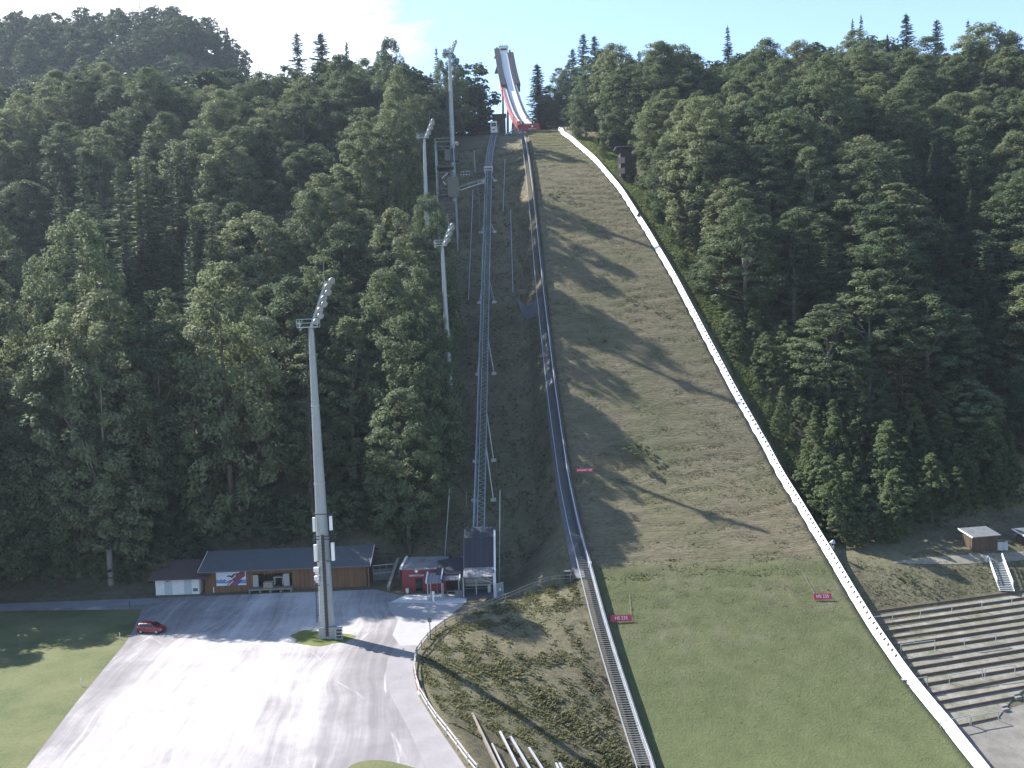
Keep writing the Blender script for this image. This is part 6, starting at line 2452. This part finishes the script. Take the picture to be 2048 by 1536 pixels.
# ---------------------------------------------------------------- huts on the right
def small_hut(label, pl, pr, hgt, dep, over):
    a, b_ = H(*pl), H(*pr)
    x = V((b_.x - a.x, b_.y - a.y, 0))
    L0 = x.length
    x.normalize()
    yv = UP.cross(x)
    z0_ = min(a.z, b_.z)
    a = V((a.x, a.y, z0_))
    o = thing('plank_hut', label, 'hut', a)
    MB().frame(a - UP * 0.5, x, yv, UP, L0, dep, hgt + 0.5).build('wall', WOODD, o)
    r0_ = a - x * over * 0.4 - yv * 0.5 + UP * (hgt + 0.02)
    MB().prism([r0_, r0_ + x * (L0 + over * 1.5), r0_ + x * (L0 + over * 1.5) + yv * (dep + 1.2) + UP * 0.75, r0_ + yv * (dep + 1.2) + UP * 0.75], UP * 0.12).build('roof', plain('lichen_roof', (0.12, 0.125, 0.13), 0.8, 0, 0.45, 1.6), o)
    MB().beam(r0_ - x * 0.05 + UP * 0.06, r0_ - x * 0.05 + yv * (dep + 1.2) + UP * 0.81, 0.1, 0.24).build('bargeboard', DIRTYW, o)
    return o, a, x, yv
small_hut('brown plank hut with a pale lichen roof at the wood edge above the terraces', (1944, 1103), (1993, 1101), 2.6, 2.6, 0.5)
small_hut('second plank hut, mostly cut by the picture edge', (2052, 1096), (2096, 1093), 2.0, 2.2, 0.5)
for px, lab in ((1998.5, 'grey utility cabinet touching the plank hut corner'), (2009, 'grey utility cabinet standing one step away from the plank hut')):
    p = H(px, 1099)
    o = thing('utility_cabinet', lab, 'cabinet', p)
    MB().boxb(p - UP * 0.2, (0.85, 0.6, 1.55)).build('body', plain('cabinet_grey', (0.38, 0.4, 0.43), 0.5, 0, 0.08, 1), o)
    MB().boxb(p + UP * 1.35, (0.93, 0.68, 0.08)).build('lid', GREYP, o)
p = H(1974, 1124)
o = MB().tube(p - UP * 0.2, p + UP * 0.75, 0.05, 0.05, 8).boxb(p + UP * 0.7, (0.55, 0.3, 0.35)).build('marker_post', DIRTYW, None, loc=p)
tag(o, 'tiny pale post with a box beside the head of the metal stair', 'post')

# ---------------------------------------------------------------- coach tower in the wood and covered stair near the knoll
yc = 266
a = P(1236, 352, yc)
o = thing('coach_tower', 'shade-dark timber coaches tower with pale balconies half hidden by the sunlit wood', 'tower', V((a.x, yc, Tz(a.x, yc))))
b_ = P(1268, 352, yc)
zt_ = P(1250, 295, yc).z
zb_ = P(1250, 352, yc).z
wd = b_.x - a.x
MB().frame(V((a.x + 0.9, yc, zb_)), V((1, 0, 0)), V((0, 1, 0)), UP, wd, 5.0, zt_ - zb_).build('wall', planks('shade_dark_planks', (0.018, 0.014, 0.012), (0.035, 0.027, 0.022), 0, 0.2), o)  # darker plank copy, the shade of the wood put into the colour
MB().box(V((a.x + wd / 2 + 0.4, yc + 2.2, zt_ + 0.15)), (wd + 1.8, 6.6, 0.25)).build('roof', GREYP, o)
BALC = plain('faded_board', (0.24, 0.17, 0.14), 0.8, 0, 0.2, 1)
for py in (322, 343):
    q = P(1242, py, yc - 0.6)
    mb = MB()
    mb.frame(V((q.x - 1.1, yc - 1.0, q.z - 0.9)), V((0.5, -0.35, 0)).normalized(), V((0.35, 0.5, 0)).normalized(), UP, 2.4, 0.12, 1.7)
    mb.build('balcony', BALC, o)
for dx, dy in ((1.2, 0.3), (wd + 0.4, 0.3), (1.2, 4.6), (wd + 0.4, 4.6)):
    MB().beam(V((a.x + dx, yc + dy, Tz(a.x + dx, yc + dy) - 0.5)), V((a.x + dx, yc + dy, zb_)), 0.25, 0.25).build('leg', WOODG, o)
yk = 318
pts_ = [P(1112, 262, yk + 14), P(1157, 228, yk + 16)]
o = thing('covered_stair', 'grey roofed stair on tall timber posts beside the top of the white board', 'covered stair', V((pts_[0].x, pts_[0].y, Tz(pts_[0].x, pts_[0].y))))
MB().beam(pts_[0], pts_[1], 2.4, 0.2).build('roof', GREYP, o)
for i in range(7):
    q = pts_[0].lerp(pts_[1], (i + 0.5) / 7)
    for s_ in (-0.9, 0.9):
        MB().beam(V((q.x, q.y + s_, Tz(q.x, q.y) - 0.5)), V((q.x, q.y + s_, q.z)), 0.2, 0.2).build('post', WOODG, o)
MB().beam(pts_[0] - UP * 2.6, pts_[1] - UP * 2.6, 1.6, 0.16).build('stair', WOODD, o)
mb = MB()
a, b_ = P(1062, 268, 345.5), P(1112, 266, 345)
o = thing('knoll_fence', 'low dark fence line along the knoll edge behind the landing turf', 'fence', V((a.x, a.y, Tz(a.x, a.y))))
for i in range(9):
    q = a.lerp(b_, i / 8)
    mb.boxb(V((q.x, q.y + 3.5, Tz(q.x, q.y + 3.5) - 0.2)), (0.14, 0.14, 1.4))
mb.build('posts', WOODG, o)
mb = MB()
for zz_ in (0.5, 1.0):
    mb.beam(V((a.x, a.y + 3.5, Tz(a.x, a.y + 3.5) + zz_)), V((b_.x, b_.y + 3.5, Tz(b_.x, b_.y + 3.5) + zz_)), 0.06, 0.3)
mb.build('rail', DARKM, o)

# ---------------------------------------------------------------- red car
p = G(304, 1264, 0)
car = thing('parked_car', 'red hatchback parked at the meadow edge of the gravel lot', 'car', p)
car.rotation_euler = (0, 0, 0)
def carpart(name, mat, fn, parent=None):
    mb = MB()
    fn(mb)
    # local coordinates: x forward, y left, z up
    o_ = MB()
    o_.v, o_.f = mb.v, mb.f
    me_ = o_.build(name, mat, None, smooth=False)
    me_.parent = parent or car
    return me_
def loft(mb, secs):
    """closed rings of equal length joined end to end"""
    n_ = len(secs[0])
    vs = [q for s_ in secs for q in s_]
    fs = []
    for i in range(len(secs) - 1):
        for j in range(n_):
            a_, b2_ = i * n_ + j, i * n_ + (j + 1) % n_
            fs.append((a_, b2_, b2_ + n_, a_ + n_))
    fs.append(tuple(range(n_))[::-1])
    fs.append(tuple(range((len(secs) - 1) * n_, len(secs) * n_)))
    mb.add(vs, fs)
CARP = None
m, t, b = nt('car_paint')
b.inputs['Base Color'].default_value = (0.2, 0.016, 0.018, 1)
b.inputs['Roughness'].default_value = 0.3
b.inputs['Coat Weight'].default_value = 0.6
CARP = m
def ring(x, w_, z0_, z1_, tw=0.0):
    r_ = 0.12
    return [(x, -w_, z0_ + r_), (x, -w_ * 0.93, z0_), (x, w_ * 0.93, z0_), (x, w_, z0_ + r_), (x, w_, z1_ - 0.18), (x, w_ * (1 - tw) * 0.93, z1_), (x, -w_ * (1 - tw) * 0.93, z1_), (x, -w_, z1_ - 0.18)]
carpart('body', CARP, lambda mb: loft(mb, [ring(-2.02, 0.72, 0.34, 0.86), ring(-1.95, 0.82, 0.24, 0.98), ring(-1.4, 0.86, 0.2, 1.02), ring(-0.4, 0.87, 0.2, 0.99), ring(0.7, 0.87, 0.2, 0.97), ring(1.15, 0.86, 0.2, 0.95), ring(1.65, 0.83, 0.22, 0.84), ring(1.93, 0.74, 0.26, 0.72), ring(2.02, 0.62, 0.34, 0.62)]))
def cabring(x, w0_, w1_, z0_, z1_):
    return [(x, -w0_, z0_), (x, w0_, z0_), (x, w1_, z1_ - 0.07), (x, w1_ - 0.12, z1_), (x, -w1_ + 0.12, z1_), (x, -w1_, z1_ - 0.07)]
def cab(mb):
    secs = [cabring(-1.96, 0.76, 0.72, 0.95, 1.04), cabring(-1.78, 0.78, 0.64, 0.95, 1.42), cabring(-1.5, 0.8, 0.62, 0.95, 1.5), cabring(-0.4, 0.81, 0.63, 0.95, 1.53), cabring(0.2, 0.81, 0.61, 0.95, 1.47), cabring(1.12, 0.78, 0.7, 0.9, 1.0)]
    loft(mb, secs)
carpart('cabin', CARP, cab)
def swin(side_):
    def f_(mb):
        y = side_
        a_ = [(-1.5, 0.815, 1.03), (-0.55, 0.825, 1.03), (-0.55, 0.70, 1.39), (-1.42, 0.69, 1.37)]
        c_ = [(-0.45, 0.825, 1.03), (0.8, 0.815, 1.0), (0.2, 0.71, 1.36), (-0.45, 0.70, 1.4)]
        for q in (a_, c_):
            mb.prism([(x, yy * y, z) for x, yy, z in q], (0, 0.03 * y, 0.004))
    return f_
carpart('side_window', GLASS, swin(-1))
carpart('side_window', GLASS, swin(1))
carpart('windscreen', GLASS, lambda mb: mb.prism([(1.08, -0.62, 1.035), (1.08, 0.62, 1.035), (0.3, 0.53, 1.45), (0.3, -0.53, 1.45)], (0.04, 0, 0.05)))
carpart('rear_window', GLASS, lambda mb: mb.prism([(-1.95, -0.6, 1.1), (-1.95, 0.6, 1.1), (-1.8, 0.54, 1.4), (-1.8, -0.54, 1.4)], (-0.04, 0, 0.03)))
for x_ in (-1.3, 1.22):
    for y_ in (-0.8, 0.8):
        w_ = carpart('wheel', BLACK, lambda mb: mb.tube((x_, y_ - 0.1, 0.31), (x_, y_ + 0.1, 0.31), 0.31, 0.31, 20))
        s_ = 1 if y_ > 0 else -1
        carpart('rim', GALV, lambda mb: mb.tube((x_, y_ + 0.1 * s_, 0.31), (x_, y_ + 0.125 * s_, 0.31), 0.2, 0.17, 14), w_)
for y_ in (-0.58, 0.58):
    carpart('headlight', LENS, lambda mb: mb.prism([(1.86, y_ - 0.16, 0.6), (1.86, y_ + 0.16, 0.6), (1.72, y_ + 0.2, 0.77), (1.72, y_ - 0.2, 0.77)], (0.12, 0, 0.05)))
    carpart('tail_light', REDS, lambda mb: mb.box((-1.97, y_ * 1.2, 0.88), (0.1, 0.14, 0.26)))
for y_ in (-0.92, 0.92):
    carpart('mirror', CARP, lambda mb: mb.box((0.72, y_, 1.02), (0.16, 0.2, 0.13)))
carpart('bumper', BLACK, lambda mb: mb.box((1.97, 0, 0.36), (0.12, 1.2, 0.14)))
car.rotation_euler = (0, 0, math.radians(-9))
# marker posts on the meadow edge
for px, py, lab in ((260, 1219, 'thin dark post by the lane above the parked red car'), (240, 1279, 'small pale marker stake on the meadow edge near the red car'), (163, 1373, 'low grey stake on the long meadow edge')):
    p = G(px, py, 0)
    o = MB().tube(p, p + UP * (1.3 if py < 1225 else 1.0), 0.05, 0.05, 8).boxb(p + UP * (0.9 if py < 1225 else 0.75), (0.14, 0.08, 0.22)).build('marker_post', DARKM if py < 1225 else DIRTYW, None, loc=p)
    tag(o, lab, 'post')
